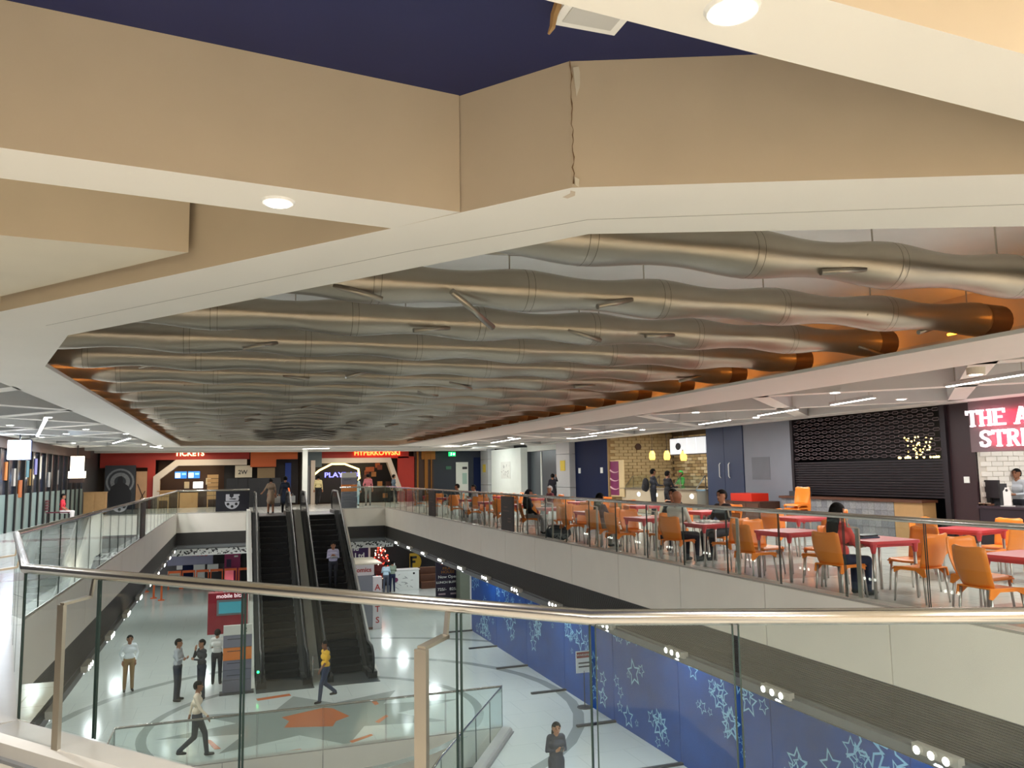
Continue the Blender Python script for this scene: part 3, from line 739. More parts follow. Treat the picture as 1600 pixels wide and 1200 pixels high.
for k in range(4): MB().box(-.03,.03,-.3,.3,-.3,.3).build('menu_panel', emis('menu_white_%d' % k, (240,243,246), .6), mn, loc=(0,.96-k*.64,.0))
MB().ext([(.2*math.cos(2*math.pi*i/20),.14*math.sin(2*math.pi*i/20)) for i in range(20)], FACE_W(-.035,.64,0), .004).build('dark_roundel', dgrey, mn)
g = gy(997,698,31.72); o = empty('wall_clock', (g.x,31.72,g.z), 'dark oval clock on the brick wall', 'clock'); MB().tube([(0,.02,0),(0,-.04,0)], .14, 20).build('rim', woodd, o); MB().tube([(0,-.04,0),(0,-.045,0)], .12, 20).build('dial', brown, o)
fr = empty('drinks_fridge', (XW+.9,24.55,FL), 'blue-lit glass drinks fridge by the blue-grey door', 'fridge')
MB().box(-.35,.35,-.36,.36,0,2.1).build('cabinet', mat('fridge_navy', (20,30,60), .4), fr); MB().box(-.37,-.35,-.3,.3,.25,1.75).build('door', emis('fridge_glow', (150,205,245), 1.6), fr)
for k in range(4):
    MB().box(-.385,-.37,-.25,.25,.35+k*.34,.37+k*.34).build('shelf', steel_b, fr)
    for j in range(4): MB().tube([(-.39,-.2+j*.13,.38+k*.34),(-.39,-.2+j*.13,.58+k*.34)], .035, 7).build('bottle', [mat('bt_%d_%d' % (k,j), random.choice([(40,140,60),(180,40,40),(30,60,150),(220,200,60)]), .3)], fr)
cn = empty('sandwich_counter', (XW+.5,28,FL), 'steel sandwich counter with sloping glass sneeze guards', 'counter')
MB().box(-.35,.45,-2.95,2.9,0,.95).build('body', mat('counter_cream', (190,176,150), .5), cn); MB().box(-.42,.5,-3.0,2.95,.95,1.0).build('worktop', steel_b, cn)
for a, b in ((-2.9,-1.2),(.4,2.6)):
    vs = [(-.36,a,1.0),(-.36,b,1.0),(.05,b,1.5),(.05,a,1.5)]
    MB().sheet([[vs[0],vs[1]],[vs[3],vs[2]]], .012).build('sneeze_guard', glass, cn)
    for e in (a,b): MB().bar((-.36,e,1.0),(.05,e,1.5),.04,.03).bar((.05,e,1.0),(.05,e,1.5),.03,.03).build('guard_frame', steel_b, cn)
for k, y in enumerate((-2.6,.0,1.4)): MB().ball((-.3,y,.75), (.1,.16,.1), 8, 5).build('lit_panel', emis('ct_%d' % k, (255,255,250), 4), cn)

# ---- shuttered stall
st = empty('shuttered_stall', (XW,16.8,FL), 'closed stall with a black lattice roller shutter', 'stall')
wbox('interior', 14.3, 19.6, .8, 3.3, dark, st, XW+1.2, XW+1.3)
shm = mat('shutter_black', (46,41,46), .4, metal=.4)
for i in range(14):
    z = .84+i*.066
    wbox('slat', 14.25, 19.58, z, z+.048, shm, st, XW-.02, XW+.02)
g = MB(); rows, cols = 10, 18
for r in range(rows):
    for c in range(cols+1):
        cy = 14.42+c*.3+(.0 if r % 2 else .15); cz = 1.86+r*.118
        if cy > 19.5: continue
        pts = [(0,cy-16.8+.085*sy_,cz-FL+dz) for sy_,dz in ((-.8,-.03),(.8,-.03),(1,-.015),(1,.015),(.8,.03),(-.8,.03),(-1,.015),(-1,-.015))]
        g.tube(pts, .013, 4, closed=True)
        g.box(-.006,.006,cy-16.8+.1,cy-16.8+.2,cz-FL-.008,cz-FL+.008)
g.build('shutter_lattice', mat('lattice_grey', (96,84,88), .45, metal=.1), st, kind='stuff')
wbox('shutter_box', 14.2, 19.6, 3.02, 3.3, shm, st, XW+.01, XW+.25)
wbox('jamb', 14.1, 14.25, FL, 2.99, shm, st, XW-.08, XW+.1); wbox('jamb', 19.48, 19.59, .8, 2.99, shm, st, XW-.05, XW+.1)
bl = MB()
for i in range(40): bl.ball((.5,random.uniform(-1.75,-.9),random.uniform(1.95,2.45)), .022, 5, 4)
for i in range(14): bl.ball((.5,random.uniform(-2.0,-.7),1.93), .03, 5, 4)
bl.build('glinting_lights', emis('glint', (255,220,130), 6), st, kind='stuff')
ct = empty('tiled_counter', (XW-.45,17,FL), 'counter with grey patterned tiles and a wooden end below the shutter', 'counter')
MB().box(.02,.4,-1.6,2.6,0,.82).build('carcass', dgrey, ct); MB().box(-.06,.42,-2.5,2.65,.86,.92).build('worktop', woodd, ct)
MB().box(0,.4,-2.45,-1.6,0,.86).build('wooden_end', woody, ct)
tm = [mat('pattern_tile_%d' % i, c, .4, var=.45, vs=26) for i, c in enumerate([(124,126,130),(136,138,140),(114,116,122),(130,132,136)])]
tM = [MB().box(0,.018,-.102,.102,-.102,.102).mesh('tile', m) for m in tm]
for r in range(4):
    for c in range(20):
        o = bpy.data.objects.new('tile', random.choice(tM)); COL.objects.link(o); o.parent = ct; o.location = (0,-1.48+c*.21,.12+r*.21)
o = empty('counter_box', (XW-.35,18.9,FL+.92), 'low dark box with a small white stand on the tiled counter', 'box'); MB().box(-.1,.1,-.35,.35,0,.14).build('box', dgrey, o); MB().tube([(0,-.1,.14),(0,-.1,.25),(0,.1,.25),(0,.1,.14)], .015, 5).build('stand', offwhite, o)
# dark side door and the red-lit stall
wbox('side_door', 13.45, 14.1, FL, 3.0, mat('maroon_dark', (50,32,36), .4), None, XW, XW+.08, label='narrow dark maroon door between shutter and red-lit sign', cat='door')
wbox('door_disc', 13.62, 13.76, 1.2, 1.34, offwhite, None, XW-.02, XW, label='small pale switch plate on the maroon door', cat='switch')
a_ = empty('noodle_stall', (XW,11,FL), 'bright stall under a glowing white and red street food sign', 'stall')
wbox('sign_board', 6.5, 13.42, 1.88, 3.0, mat('sign_grey', (112,96,100), .5), a_, XW-.12, XW+.1)
wbox('trim', 13.42, 13.45, 2.25, 3.0, offwhite, a_, XW-.02, XW+.02)
wbox('back_wall', 6.5, 13.5, FL, 3.3, mat('white_mortar', (206,200,190), .7), a_, XW+2.6, XW+2.7)
wb = MB().box(-.03,0,-.16,.16,-.05,.05).mesh('brick', mat('white_brick', (232,228,220), .6))
for r in range(13):
    for c in range(16):
        y = 8.6+c*.335+(.165 if r % 2 else 0)
        if y > 13.4: continue
        o = bpy.data.objects.new('brick', wb); COL.objects.link(o); o.parent = a_; o.location = (2.6,y-11,.72-FL+r*.112)
wbox('side_wall', 13.45, 13.5, FL, 3.3, bpy.data.materials['white_mortar'], a_, XW+.05, XW+2.6)
wb2 = MB().box(-.16,.16,-.02,0,-.05,.05).mesh('brick', bpy.data.materials['white_brick'])
for r in range(13):
    for c in range(7):
        o = bpy.data.objects.new('brick', wb2); COL.objects.link(o); o.parent = a_; o.location = (.3+c*.335+(.165 if r % 2 else 0),2.45,.72-FL+r*.112)
area('stall_lamp', (XW+1.3,10.5,2.9), 62*K_UP, 4.0, (1,.97,.93), None, 1.5, rot=(0,0,math.pi/2))
letw = emis('letter_white', (255,240,244), 1.1)
def serif_text(rows):
    A = {'T':[('v',.5),('h',1,0,1),('s',.5)],'H':[('v',.18),('v',.82),('h',.5,.18,.82),('s',.18),('s',.82),('t',.18),('t',.82)],
         'E':[('v',.18),('h',1,.05,.9),('h',.5,.18,.7),('h',0,.05,.95)],'I':[('v',.5),('s',.5),('t',.5)],'N':[('v',.18),('v',.82),('d',.18,1,.82,0),('s',.18),('t',.82)],
         'A':[('d',.5,1,.12,0),('d',.5,1,.88,0),('h',.32,.25,.75),('s',.12),('s',.88)],'R':[('v',.2),('p',),('d',.5,.5,.85,0),('s',.2)],'S':[('S',)]}
    for s, y, z, hgt in rows:
        w = hgt*.86
        for ch in s:
            if ch == ' ': y -= w*.6; continue
            mb = MB(); M = FACE_W(XW-.2,y,z); t = .17
            sc = lambda u,v: (u*w,v*hgt)
            def rect(u0,u1,v0,v1): mb.ext([sc(u0,v0),sc(u1,v0),sc(u1,v1),sc(u0,v1)], M, .05)
            for q in A[ch]:
                if q[0] == 'v': rect(q[1]-.1,q[1]+.1,0,1)
                elif q[0] == 'h': v = min(max(q[1],.07),.93); rect(q[2],q[3],v-.07,v+.07)
                elif q[0] == 's': rect(q[1]-.19,q[1]+.19,0,.09)
                elif q[0] == 't': rect(q[1]-.19,q[1]+.19,.91,1)
                elif q[0] == 'd':
                    u0,v0,u1,v1 = q[1:]; mb.ext([sc(u0-.1,v0),sc(u0+.1,v0),sc(u1+.1,v1),sc(u1-.1,v1)], M, .05)
                elif q[0] in 'pS':
                    P = [(.2,.93),(.55,.93),(.75,.85),(.78,.72),(.72,.58),(.5,.5),(.2,.5)] if q[0] == 'p' else [(.85,.72),(.8,.88),(.5,.94),(.24,.86),(.2,.68),(.34,.56),(.66,.44),(.8,.3),(.74,.13),(.5,.06),(.2,.1),(.14,.3)]
                    for i in range(len(P)-1):
                        a = Vector(sc(*P[i])); b = Vector(sc(*P[i+1])); dd = (b-a).normalized(); nn = Vector((-dd.y,dd.x))*hgt*.075; a -= dd*.01; b += dd*.01
                        mb.ext([tuple(a-nn),tuple(b-nn),tuple(b+nn),tuple(a+nn)], M, .05)
            if ch in 'TE':
                for u in ((.0,.12),(.88,1)) if ch == 'T' else ((.8,.92),): rect(u[0],u[1],.72,1)
            mb.v = [tuple(Vector(p)-Vector(a_.location)) for p in mb.v]
            mb.build('letter', letw, a_); y -= w*1.06
serif_text([('THE ASIAN',gx(1511,655,XW-.2).y,2.43,.36),('STREET',gx(1531,682,XW-.2).y,1.98,.36)])
for z, y in ((2.6,10.9),(2.16,10.6)): area('sign_glow', (XW-.19,y,z), 16*K_UP, .3, (1,.0,.07), None, 4.6, rot=(0,-math.pi/2,0))
l = bpy.data.lights.new('sign_spill', 'AREA'); l.energy = 9*K_UP; l.color = (1,.05,.15); l.size = 4; l.size_y = .6; l.shape = 'RECTANGLE'
q = bpy.data.objects.new('sign_spill', l); COL.objects.link(q); q.location = (XW-.3,10.5,2.5); q.rotation_euler = (0,math.pi*.62,math.pi/2*0)
k = empty('cash_counter', (XW,10.8,FL), 'dark purple cash counter under the red-lit sign', 'counter')
MB().box(-.1,.55,-3.5,2.55,0,.78).build('body', mat('aubergine', (34,22,34), .4), k); MB().box(-.14,.6,-3.5,2.58,.78,.83).build('worktop', mat('aubergine_top', (52,40,50), .3), k)
g = gx(1546,785,XW+.25); o = empty('monitor', (XW+.25,g.y,FL+.83), 'black computer monitor seen from behind on the cash counter', 'monitor')
MB().box(-.03,.03,-.27,.27,.16,.55).build('screen', mat('mon_black', (30,24,30), .4), o); MB().box(-.02,.02,-.04,.04,.02,.2).build('neck', black, o); MB().box(-.1,.1,-.13,.13,0,.02).build('foot', black, o)
g = gx(1577,790,XW+.05); o = empty('counter_card', (XW+.02,g.y,FL+.83), 'white round-topped payment card stand on the cash counter', 'sign')
MB().ext([(-.09,0),(.09,0),(.09,.32),(.05,.36),(.04,.4),(-.04,.4),(-.05,.36),(-.09,.32)], FACE_W(0,0,0), .012).build('card', purewhite, o); MB().box(-.08,.06,-.12,.12,0,.02).build('foot', greywhite, o)
MB().tube([(-.012,0,.34),(-.016,0,.34)], .03, 12).build('round_mark', dgrey, o)
g = gx(1558,797,XW+.05); o = empty('snack_heap', (XW+.1,g.y+.35,FL+.83), 'small dark heap of sachets beside the monitor', 'sachets')
for i in range(9): MB().box(-.05,.05,-.04,.04,0,.02).build('sachet', mat('sach_%d' % i, random.choice([(70,46,40),(110,70,50),(150,130,110)]), .5), o, loc=(random.uniform(-.06,.06),random.uniform(-.2,.2),.02*(i%3)), rot=(0,0,random.uniform(0,3)))
wbox('partition_box', 13.2, 13.4, FL+.83, FL+1.3, dgrey, None, XW+.35, XW+.58, label='dark grey box at the left end of the cash counter', cat='box')

# ---- columns, grey doors, white block further along
def column(y0, y1, lab, notice):
    c = empty('column', (XW-.2,(y0+y1)/2,FL), lab, 'column')
    for k, (z0,z1) in enumerate([(0,.95),(.97,2.55),(2.57,3.45)]): MB().box(-.1,.35,-(y1-y0)/2,(y1-y0)/2,z0,z1).build('clad_panel', mat('col_%d_%d' % (int(y0),k), (176,178,180), .4), c)
    o = MB().box(-.115,-.1,-.3,.3,1.75,2.25).build('yellow_notice', mat('yel_%d' % int(y0), (206,180,60), .5), c)
column(35.4,37.06,'pale clad column with a yellow notice beside the navy wall',1); column(48.3,49.9,'pale clad column with a yellow notice beside the dark far wall',1)
wbox('grey_partition', 37.06, 42.8, FL, 2.75, mat('steel_door_grey', (96,104,112), .35, metal=.3), None, XW+.5, XW+.6, label='wide dull grey door panels behind the person taking a photo', cat='door')
wbox('door_strip', 41.0, 41.15, FL, 2.7, offwhite, None, XW+.45, XW+.5, label='bright vertical strip on the grey door panels', cat='trim')
wbox('lintel', 37.06, 42.8, 2.75, 3.34, offwhite, None, XW+.3, XW+.6, label='white lintel above the grey door panels', cat='lintel')
wbl = empty('white_block', (XW,45.5,FL), 'bright white wall block with a small framed drawing', 'wall')
MB().box(-.1,.3,-2.7,2.75,0,3.11).build('block', mat('bright_white', (238,246,242), .5), wbl); MB().box(-.12,-.1,-.9,.8,1.35,2.35).build('drawing', offwhite, wbl)
ln = MB()
for i in range(16):
    a = Vector((-.124,random.uniform(-.7,.6),random.uniform(1.5,2.2))); ln.bar(a, a+Vector((0,random.uniform(-.3,.3),random.uniform(-.2,.2))), .008, .02)
ln.build('sketch_line', midgrey, wbl, kind='stuff')
area('block_fill', (XW-2.6,45.4,2.85), 20*K_UP, .5, (.95,1,.98), None, 4.0, rot=(0,-1.15,0))  # area light without a fixture, added to brighten the white block

# ================================================================== far shop fronts (y = 50)
YF = 50.0
def fbox(name, x0, x1, z0, z1, m, parent, y0=YF, y1=YF+.2):
    o = Vector(parent.location); return MB().box(x0-o.x,x1-o.x,y0-o.y,y1-o.y,z0-o.z,z1-o.z).build(name, m, parent)
def frame(parent, pts, wdt, y, dep, m, name='arch_frame'):       # one mitred strip along pts (x,z)
    o = Vector(parent.location); P = [Vector((x,z)) for x,z in pts]; n = len(P); A = []; B = []
    for i in range(n):
        d0 = (P[i]-P[i-1]).normalized() if i else (P[1]-P[0]).normalized(); d1 = (P[i+1]-P[i]).normalized() if i < n-1 else d0
        n0 = Vector((-d0.y,d0.x)); n1 = Vector((-d1.y,d1.x)); q = (n0+n1).normalized(); q = q*(wdt/2/max(.3,q.dot(n1)))
        A.append(P[i]+q); B.append(P[i]-q)
    mb = MB()
    for i in range(n-1):
        mb.ext([tuple(B[i]),tuple(B[i+1]),tuple(A[i+1]),tuple(A[i])], Matrix.Translation(-o) @ FACE_S(0,y+dep/2,0), dep)
    mb.build(name, m, parent)
silver = mat('silver_frame', (196,184,172), .35, metal=.3)
tk = empty('ticket_hall', (-2.5,YF,FL), 'ticket counter front with red wall and angular silver arch', 'shop front')
fbox('red_wall', -6.9, -4.05, 2.2, 3.34, redwall, tk); fbox('red_wall', -4.45, -4.05, FL, 2.2, redwall, tk); fbox('fascia', -4.05, 1.05, 2.62, 3.34, redwall, tk)
frame(tk, [(-3.95,FL),(-3.95,1.6),(-2.9,2.45),(.9,2.45)], .34, YF, .5, silver)
fbox('back_wall', -4.05, 1.3, FL, 2.6, brown, tk, YF+2.0, YF+2.1); fbox('black_wall', -.35, 1.3, FL, 2.4, dark, tk, YF+.5, YF+.6)
text('TICKETS', .42, emis('ticket_letters', (255,232,180), 2.2), tk, Matrix.Translation((-2.25,YF-.08,2.97)) @ Matrix.Rotation(math.pi/2,4,'X'), .03, .01)
for k in range(2):
    s = empty('info_screen', (-2.75+k*.72,YF+1.0,1.75), '%s blue screen above the ticket desk' % ('left','right')[k], 'screen')
    MB().box(-.34,.34,0,.06,-.22,.22).build('bezel', black, s); MB().box(-.32,.32,-.006,0,-.2,.2).build('display', emis('screen_blue_%d' % k, (40,110,210), 1.4), s)
    MB().box(-.3,-.02,-.01,-.006,-.16,.12).build('picture', emis('screen_pale_%d' % k, (190,225,250), 1.6), s); MB().box(.06,.28,-.01,-.006,0,.1).build('logo', emis('screen_mid_%d' % k, (120,190,250), 1.4), s)
ds = empty('ticket_desk', (-2.2,YF-.2,FL), 'pale wooden ticket desk at the far left', 'desk')
MB().box(-1.6,-.55,0,.6,0,.95).build('section', woody, ds); MB().box(-.5,.45,-.1,.6,0,.85).build('section', woody, ds); MB().box(-1.7,.5,-.1,.7,.95,1.0).build('top', woody, ds)
o = empty('monitor', (-1.75,YF-.1,FL+1.0), 'glowing white monitor on the ticket desk', 'monitor'); MB().box(-.26,.26,-.02,.02,.1,.46).build('screen', emis('mon_white', (250,252,255), 3), o); MB().box(-.03,.03,-.02,.02,0,.12).build('neck', black, o)
o = empty('snack_shelf', (-.95,YF-.6,FL), 'tall yellow slatted display stand beside the ticket desk', 'stand')
for i in range(6): MB().box(-.3,.3,-.05,.05,.45+i*.24,.66+i*.24).build('board', woody, o)
for s_ in (-.26,.26): MB().box(s_-.03,s_+.03,-.05,.05,0,.45).build('leg', woody, o)
for i, (x,z) in enumerate([(-2.45,1.15),(-1.25,1.35)]): fbox('wall_sheet', x-.14, x+.14, z-.2, z+.2, cream, tk, YF+1.9, YF+1.95)
area('ticket_lamp', (-2.2,YF+.7,2.5), 24*K_UP, 2.6, (1,.72,.36), None, .6)
area('ticket_lamp', (-2.4,YF-1.2,2.95), 32*K_UP, 3.0, (1,.85,.6), None, .4)
# posters on the left
p = empty('film_poster', (-5.8,YF-.35,FL), 'large dark poster of a cloaked figure before a pale ring', 'poster')
MB().box(-.78,.78,0,.08,.05,2.45).build('board', mat('poster_slate', (40,46,56), .5, var=.3), p)
rg = MB(); k = 28
for r0, r1 in ((.62,.72),(.3,.5)):
    rg.add([((r1 if j else r0)*math.cos(2*math.pi*i/k),-.004,1.55+(r1 if j else r0)*math.sin(2*math.pi*i/k)) for j in (0,1) for i in range(k)], [(i,(i+1)%k,k+(i+1)%k,k+i) for i in range(k)])
rg.build('pale_ring', mat('ring_grey', (120,126,134), .6, var=.5, vs=8), p)
fg = MB().ext([(-.5,.1),(-.6,.75),(-.42,1.2),(-.15,1.38),(-.12,1.6),(-.06,1.74),(.08,1.76),(.15,1.6),(.14,1.4),(.4,1.22),(.6,.8),(.55,.1)], FACE_S(0,-.006,.1), .004); fg.build('figure', mat('figure_dark', (20,24,34), .6), p)
p = empty('banner_poster', (-4.72,YF-.25,FL), 'narrow brown poster beside the red column', 'poster'); MB().box(-.28,.28,0,.05,.05,2.1).build('board', mat('poster_tan', (176,140,108), .6, var=.3), p)
MB().bar((-.2,-.01,1.4),(.2,-.01,.4),.01,.05).bar((.2,-.01,1.0),(-.15,-.01,.3),.01,.05).build('dark_stroke', brown, p)
# middle: black screens, orange panel, blue-lit entrance
md = empty('cinema_entrance', (2.3,YF,FL), 'dark cinema entrance with an orange panel and blue light inside', 'shop front')
fbox('orange_panel', 1.1, 2.55, 2.15, 3.34, orange_w, md, YF-.2, YF); fbox('orange_header', 2.55, 3.8, 2.6, 3.34, orange_w, md, YF-.1, YF+.1)
fbox('inner_wall', 1.0, 4.0, FL, 3.3, mat('indigo_dark', (18,14,26), .5), md, YF+1.8, YF+1.9)
fbox('blue_panel', 3.2, 3.55, .9, 2.4, emis('blue_glow', (20,50,120), .25), md, YF+1.7, YF+1.8); fbox('orange_glow', 3.35, 3.5, .2, .9, emis('orange_glow', (230,110,50), .8), md, YF+1.6, YF+1.7)
fbox('sign_back', .25, 1.2, 1.55, 2.25, cream, md, YF-.05, YF); fbox('sign_panel', 1.5, 2.5, 1.5, 2.1, mat('dim_cream', (140,120,90), .6), md, YF-.05, YF)
text('2W', .34, dgrey, md, Matrix.Translation((.68,YF-.06,1.85)) @ Matrix.Rotation(math.pi/2,4,'X'), .005, .006)
bs = empty('black_screen', (1.2,YF-2.2,FL), 'tall black folding screen behind the railing poster', 'screen')
for i in range(5): MB().box(-.3,.3,-.03,.03,0,1.62).build('panel', mat('screen_black_%d' % i, (14,15,22), .6), bs, loc=(-1.1+i*.58,(.05 if i % 2 else 0),0), rot=(0,0,(.15 if i % 2 else -.15)))
o = MB().box(-.14,.14,-.14,.14,0,3.46).build('column', offwhite, None, (3.98,YF-3.0,FL), label='slim white column right of the cinema entrance', cat='column')
# right: arcade with hexagon light
pk_ = empty('arcade_front', (7.2,YF,FL), 'games arcade front with silver arch, red fascia and glowing hexagon', 'shop front')
fbox('fascia', 4.9, 10.6, 2.6, 3.34, redwall, pk_); fbox('grey_header', 4.1, 5.2, 2.1, 3.34, mat('slate_header', (84,98,104), .5), pk_, YF-.3, YF-.1)
frame(pk_, [(5.2,2.48),(9.3,2.48),(10.0,.6)], .3, YF, .5, silver)
fbox('red_wall', 9.9, 11.0, FL, 2.7, redwall, pk_); fbox('back_wall', 4.1, 11, FL, 3.3, dark, pk_, YF+2.2, YF+2.3)
fbox('door_post', 4.55, 4.8, FL, 2.5, silver, pk_, YF-.5, YF-.3); fbox('door_leaf', 4.2, 4.5, FL, 2.2, midgrey, pk_, YF-.4, YF-.35)
text('HYPERKOWSKI', .42, emis('hyper_letters', (255,110,50), 5), pk_, Matrix.Translation((8.6,YF-.08,2.93)) @ Matrix.Rotation(math.pi/2,4,'X'), .03, .01)
hexm = emis('hex_light', (255,222,130), 5)
frame(pk_, [(4.75,1.55),(5.15,1.9),(5.9,2.28),(6.7,2.28),(7.55,1.95),(7.62,1.4),(7.35,1.2)], .1, YF+.7, .1, hexm, 'hexagon_tube'); frame(pk_, [(4.75,1.55),(4.9,1.25)], .1, YF+.7, .1, hexm, 'hexagon_tube')
text('PLAYBOK', .42, emis('play_letters', (110,110,255), 4), pk_, Matrix.Translation((6.55,YF+.7,1.6)) @ Matrix.Rotation(math.pi/2,4,'X'), .02, .006, sx=1.2)
for i in range(12):
    x = random.uniform(8,9.6); z = random.uniform(.2,2.2); fbox('game_panel', x-.15, x+.15, z-.15, z+.15, mat('game_%d' % i, random.choice([(120,60,30),(90,40,30),(160,110,60),(60,30,24)]), .5), pk_, YF+1.4+i*.02, YF+1.5+i*.02)
area('arcade_lamp', (7.4,YF+.9,2.9), 30*K_UP, 3.4, (1,.74,.4), None, .6)
area('arcade_lamp', (7.4,YF-1.4,2.95), 24*K_UP, 3.4, (1,.85,.62), None, .4)
# gold columns, dark wall, exit sign, white door
fw = empty('far_dark_wall', (13,YF,FL), 'dark blue wall with a white door and green exit sign', 'wall')
fbox('wall_panel', 12.2, 15.5, FL, 3.34, mat('slate_navy', (34,42,56), .5), fw); fbox('brown_panel', 10.95, 12.2, FL, 3.34, brown, fw)
for i, x in enumerate((11.1,11.6,12.0)): fbox('gold_strip', x, x+(.1,.2,.06)[i], FL, 3.0, gold, fw, YF-.12, YF)
fbox('gold_header', 11.4, 12.3, 2.5, 3.2, gold, fw, YF-.08, YF)
fbox('white_door', 13.66, 14.47, FL, 2.3, offwhite, fw, YF-.06, YF); fbox('door_plate', 14.08, 14.4, 1.85, 2.0, dgrey, fw, YF-.08, YF-.06); fbox('door_pane', 14.08, 14.38, .9, 1.6, mat('pane_green', (160,190,180), .3), fw, YF-.08, YF-.06)
fbox('blue_poster', 14.85, 15.4, .2, 2.6, navy, fw, YF-.05, YF); fbox('exit_plate', 13.0, 13.35, 1.85, 2.05, mat('exit_dim', (60,110,90), .5), fw, YF-.05, YF)
ex = empty('exit_sign', (13.15,YF-1,2.8), 'lit green exit sign hanging at the far right', 'sign'); MB().box(-.22,.22,-.03,.03,-.13,.13).build('box', emis('exit_green', (20,200,90), 3), ex); MB().tube([(0,0,.13),(0,0,.54)], .012, 5).build('hanger', steel_b, ex)
MB().ball((-.06,-.035,.06), .025, 6, 4).bar((-.05,-.035,.03),(-.08,-.035,-.08),.01,.04).bar((.04,-.035,0),(.17,-.035,0),.01,.04).bar((.1,-.035,.06),(.17,-.035,0),.01,.03).bar((.1,-.035,-.06),(.17,-.035,0),.01,.03).build('pictogram', emis('exit_white', (230,255,240), 4), ex)
# directory stand on the far landing
def directory(x, y, z, lab, rz=0, sc=1):
    o = empty('directory_stand', (x,y,z), lab, 'stand', rz)
    for k, (z0,z1,c) in enumerate([(.06,.42,(96,96,110)),(.43,.72,(104,104,118)),(.73,1.0,(112,110,124)),(1.01,1.38,(210,118,48)),(1.39,1.75,(118,116,130)),(1.76,2.05,(206,204,196))]):
        MB().box(-.42*sc,.42*sc,-.06,.06,z0*sc,z1*sc).build('panel', mat('dir_%d_%d' % (int(y),k), c, .5), o)
    for k in range(4): MB().box(-.3*sc,.1*sc,-.064,-.06,(.55+k*.36)*sc,(.57+k*.36)*sc).build('print_line', dgrey, o)
    MB().box(-.5*sc,.5*sc,-.16,.16,0,.06*sc).build('base', dgrey, o); return o
directory(5.55,40.3,FL,'grey and orange directory stand on the far upper landing', 0, .9); directory(.32,26.9,LO,'grey and orange directory stand at the foot of the left escalator',.0)
text('2', .2, dgrey, None, Matrix.Translation((.55,26.83,LO+1.9)) @ Matrix.Rotation(math.pi/2,4,'X'), .002); TEXTS[-1] = TEXTS[-1][:2]+(bpy.data.objects['directory_stand.001'],)+TEXTS[-1][3:]

# ================================================================== left corridor shop front (x = -7)
ls = empty('glass_shopfront', (X0,34,FL), 'dark glazed shop front with grey-green lower panels in the left corridor', 'shop front')
gg = mat('grey_green_panel', (120,138,134), .4); dkw = [mat('shop_window_%d' % i, c, .15, var=.4, vs=2) for i, c in enumerate([(24,32,52),(34,34,40),(30,26,30),(46,48,58)])]
y = 26.0; k = 0
while y < 45:
    MB().box(0,.06,.06,1.06,0,1.25).build('lower_panel', gg, ls, loc=(0,y-34,0)); MB().box(0,.04,.06,1.06,1.25,2.75).build('window_pane', dkw[k % 4], ls, loc=(0,y-34,0))
    MB().box(0,.12,-.06,.06,0,2.8).build('mullion', black, ls, loc=(0,y-34,0)); y += 1.12; k += 1
MB().box(0,.2,-8,12,2.75,3.45).build('fascia', brown, ls)
for i, (py,pz,c) in enumerate([(30.4,1.9,(200,120,60)),(31.6,1.7,(210,200,190)),(33.2,2.0,(60,130,150)),(33.9,1.7,(190,150,90)),(34.5,2.1,(90,90,150)),(37,1.6,(150,150,150)),(38.6,1.7,(120,120,124)),(32.3,1.3,(190,100,40))]):
    MB().box(.05,.09,-.2,.2,-.3,.3).build('window_poster', mat('wp_%d' % i, c, .5), ls, loc=(0,py-34,pz-FL))
g = gx(30,703,-6.2); o = empty('light_box', (g.x,g.y,g.z), 'glaring white square light box in the left corridor', 'sign'); MB().box(-.3,.3,-.06,.06,-.29,.29).build('face', emis('box_glow', (235,242,255), 12), o); MB().box(-.32,.32,.06,.14,-.31,.31).build('case', navy, o); MB().box(-.02,.02,.04,.08,.3,3.3-g.z).build('hanger', black, o)
area('box_lamp', (g.x,g.y-.15,g.z), 26*K_UP, .6, (.6,.78,1), None, .55, rot=(math.pi/2,0,0))
g = gy(121,725,38.4); o = empty('light_box', (g.x,38.4,1.65), 'two-tier glowing hanging sign before the left shop front', 'sign')
MB().box(-.25,.25,-.08,.08,.29,.92).build('upper_shade', emis('lb_warm', (255,244,220), 5), o); MB().box(-.32,.32,-.1,.1,0,.28).build('lower_shade', emis('lb_warm2', (255,244,220), 5), o); MB().box(-.28,.28,-.09,.09,-.2,0).build('lower_case', brown, o); MB().box(-.02,.02,-.02,.02,.92,1.69).build('hanger', black, o)
o = empty('wooden_cabinet', (-6.2,44.0,FL), 'plain light wooden cabinet beside the dark poster', 'cabinet'); MB().box(-.48,.48,-.3,.3,.04,1.05).build('body', woody, o); MB().box(-.5,.5,-.32,.32,1.05,1.09).build('top', woody, o); MB().box(-.45,.45,-.27,.27,0,.04).build('plinth', brown, o)
for s in (-.24,.24): MB().box(s-.22,s+.22,-.315,-.3,.08,1.02).build('door', woody, o)
BEN = Vector((-6.3,36.4,FL)); o = empty('bench', (BEN.x,BEN.y,FL), 'dark red slatted bench under the seated boy', 'bench')
bm = mat('bench_maroon', (92,34,46), .5)
for i in range(3): MB().box(-.55,.3,-.2+i*.15,-.08+i*.15,.4,.44).build('seat_slat', bm, o)
for i in range(4): MB().box(-.57,-.53,-.22,.28,.5+i*.11,.58+i*.11).build('back_slat', bm, o)
for a in (-.5,.25):
    for b in (-.15,.2): MB().box(a-.02,a+.02,b-.02,b+.02,0,.4).build('leg', black, o)

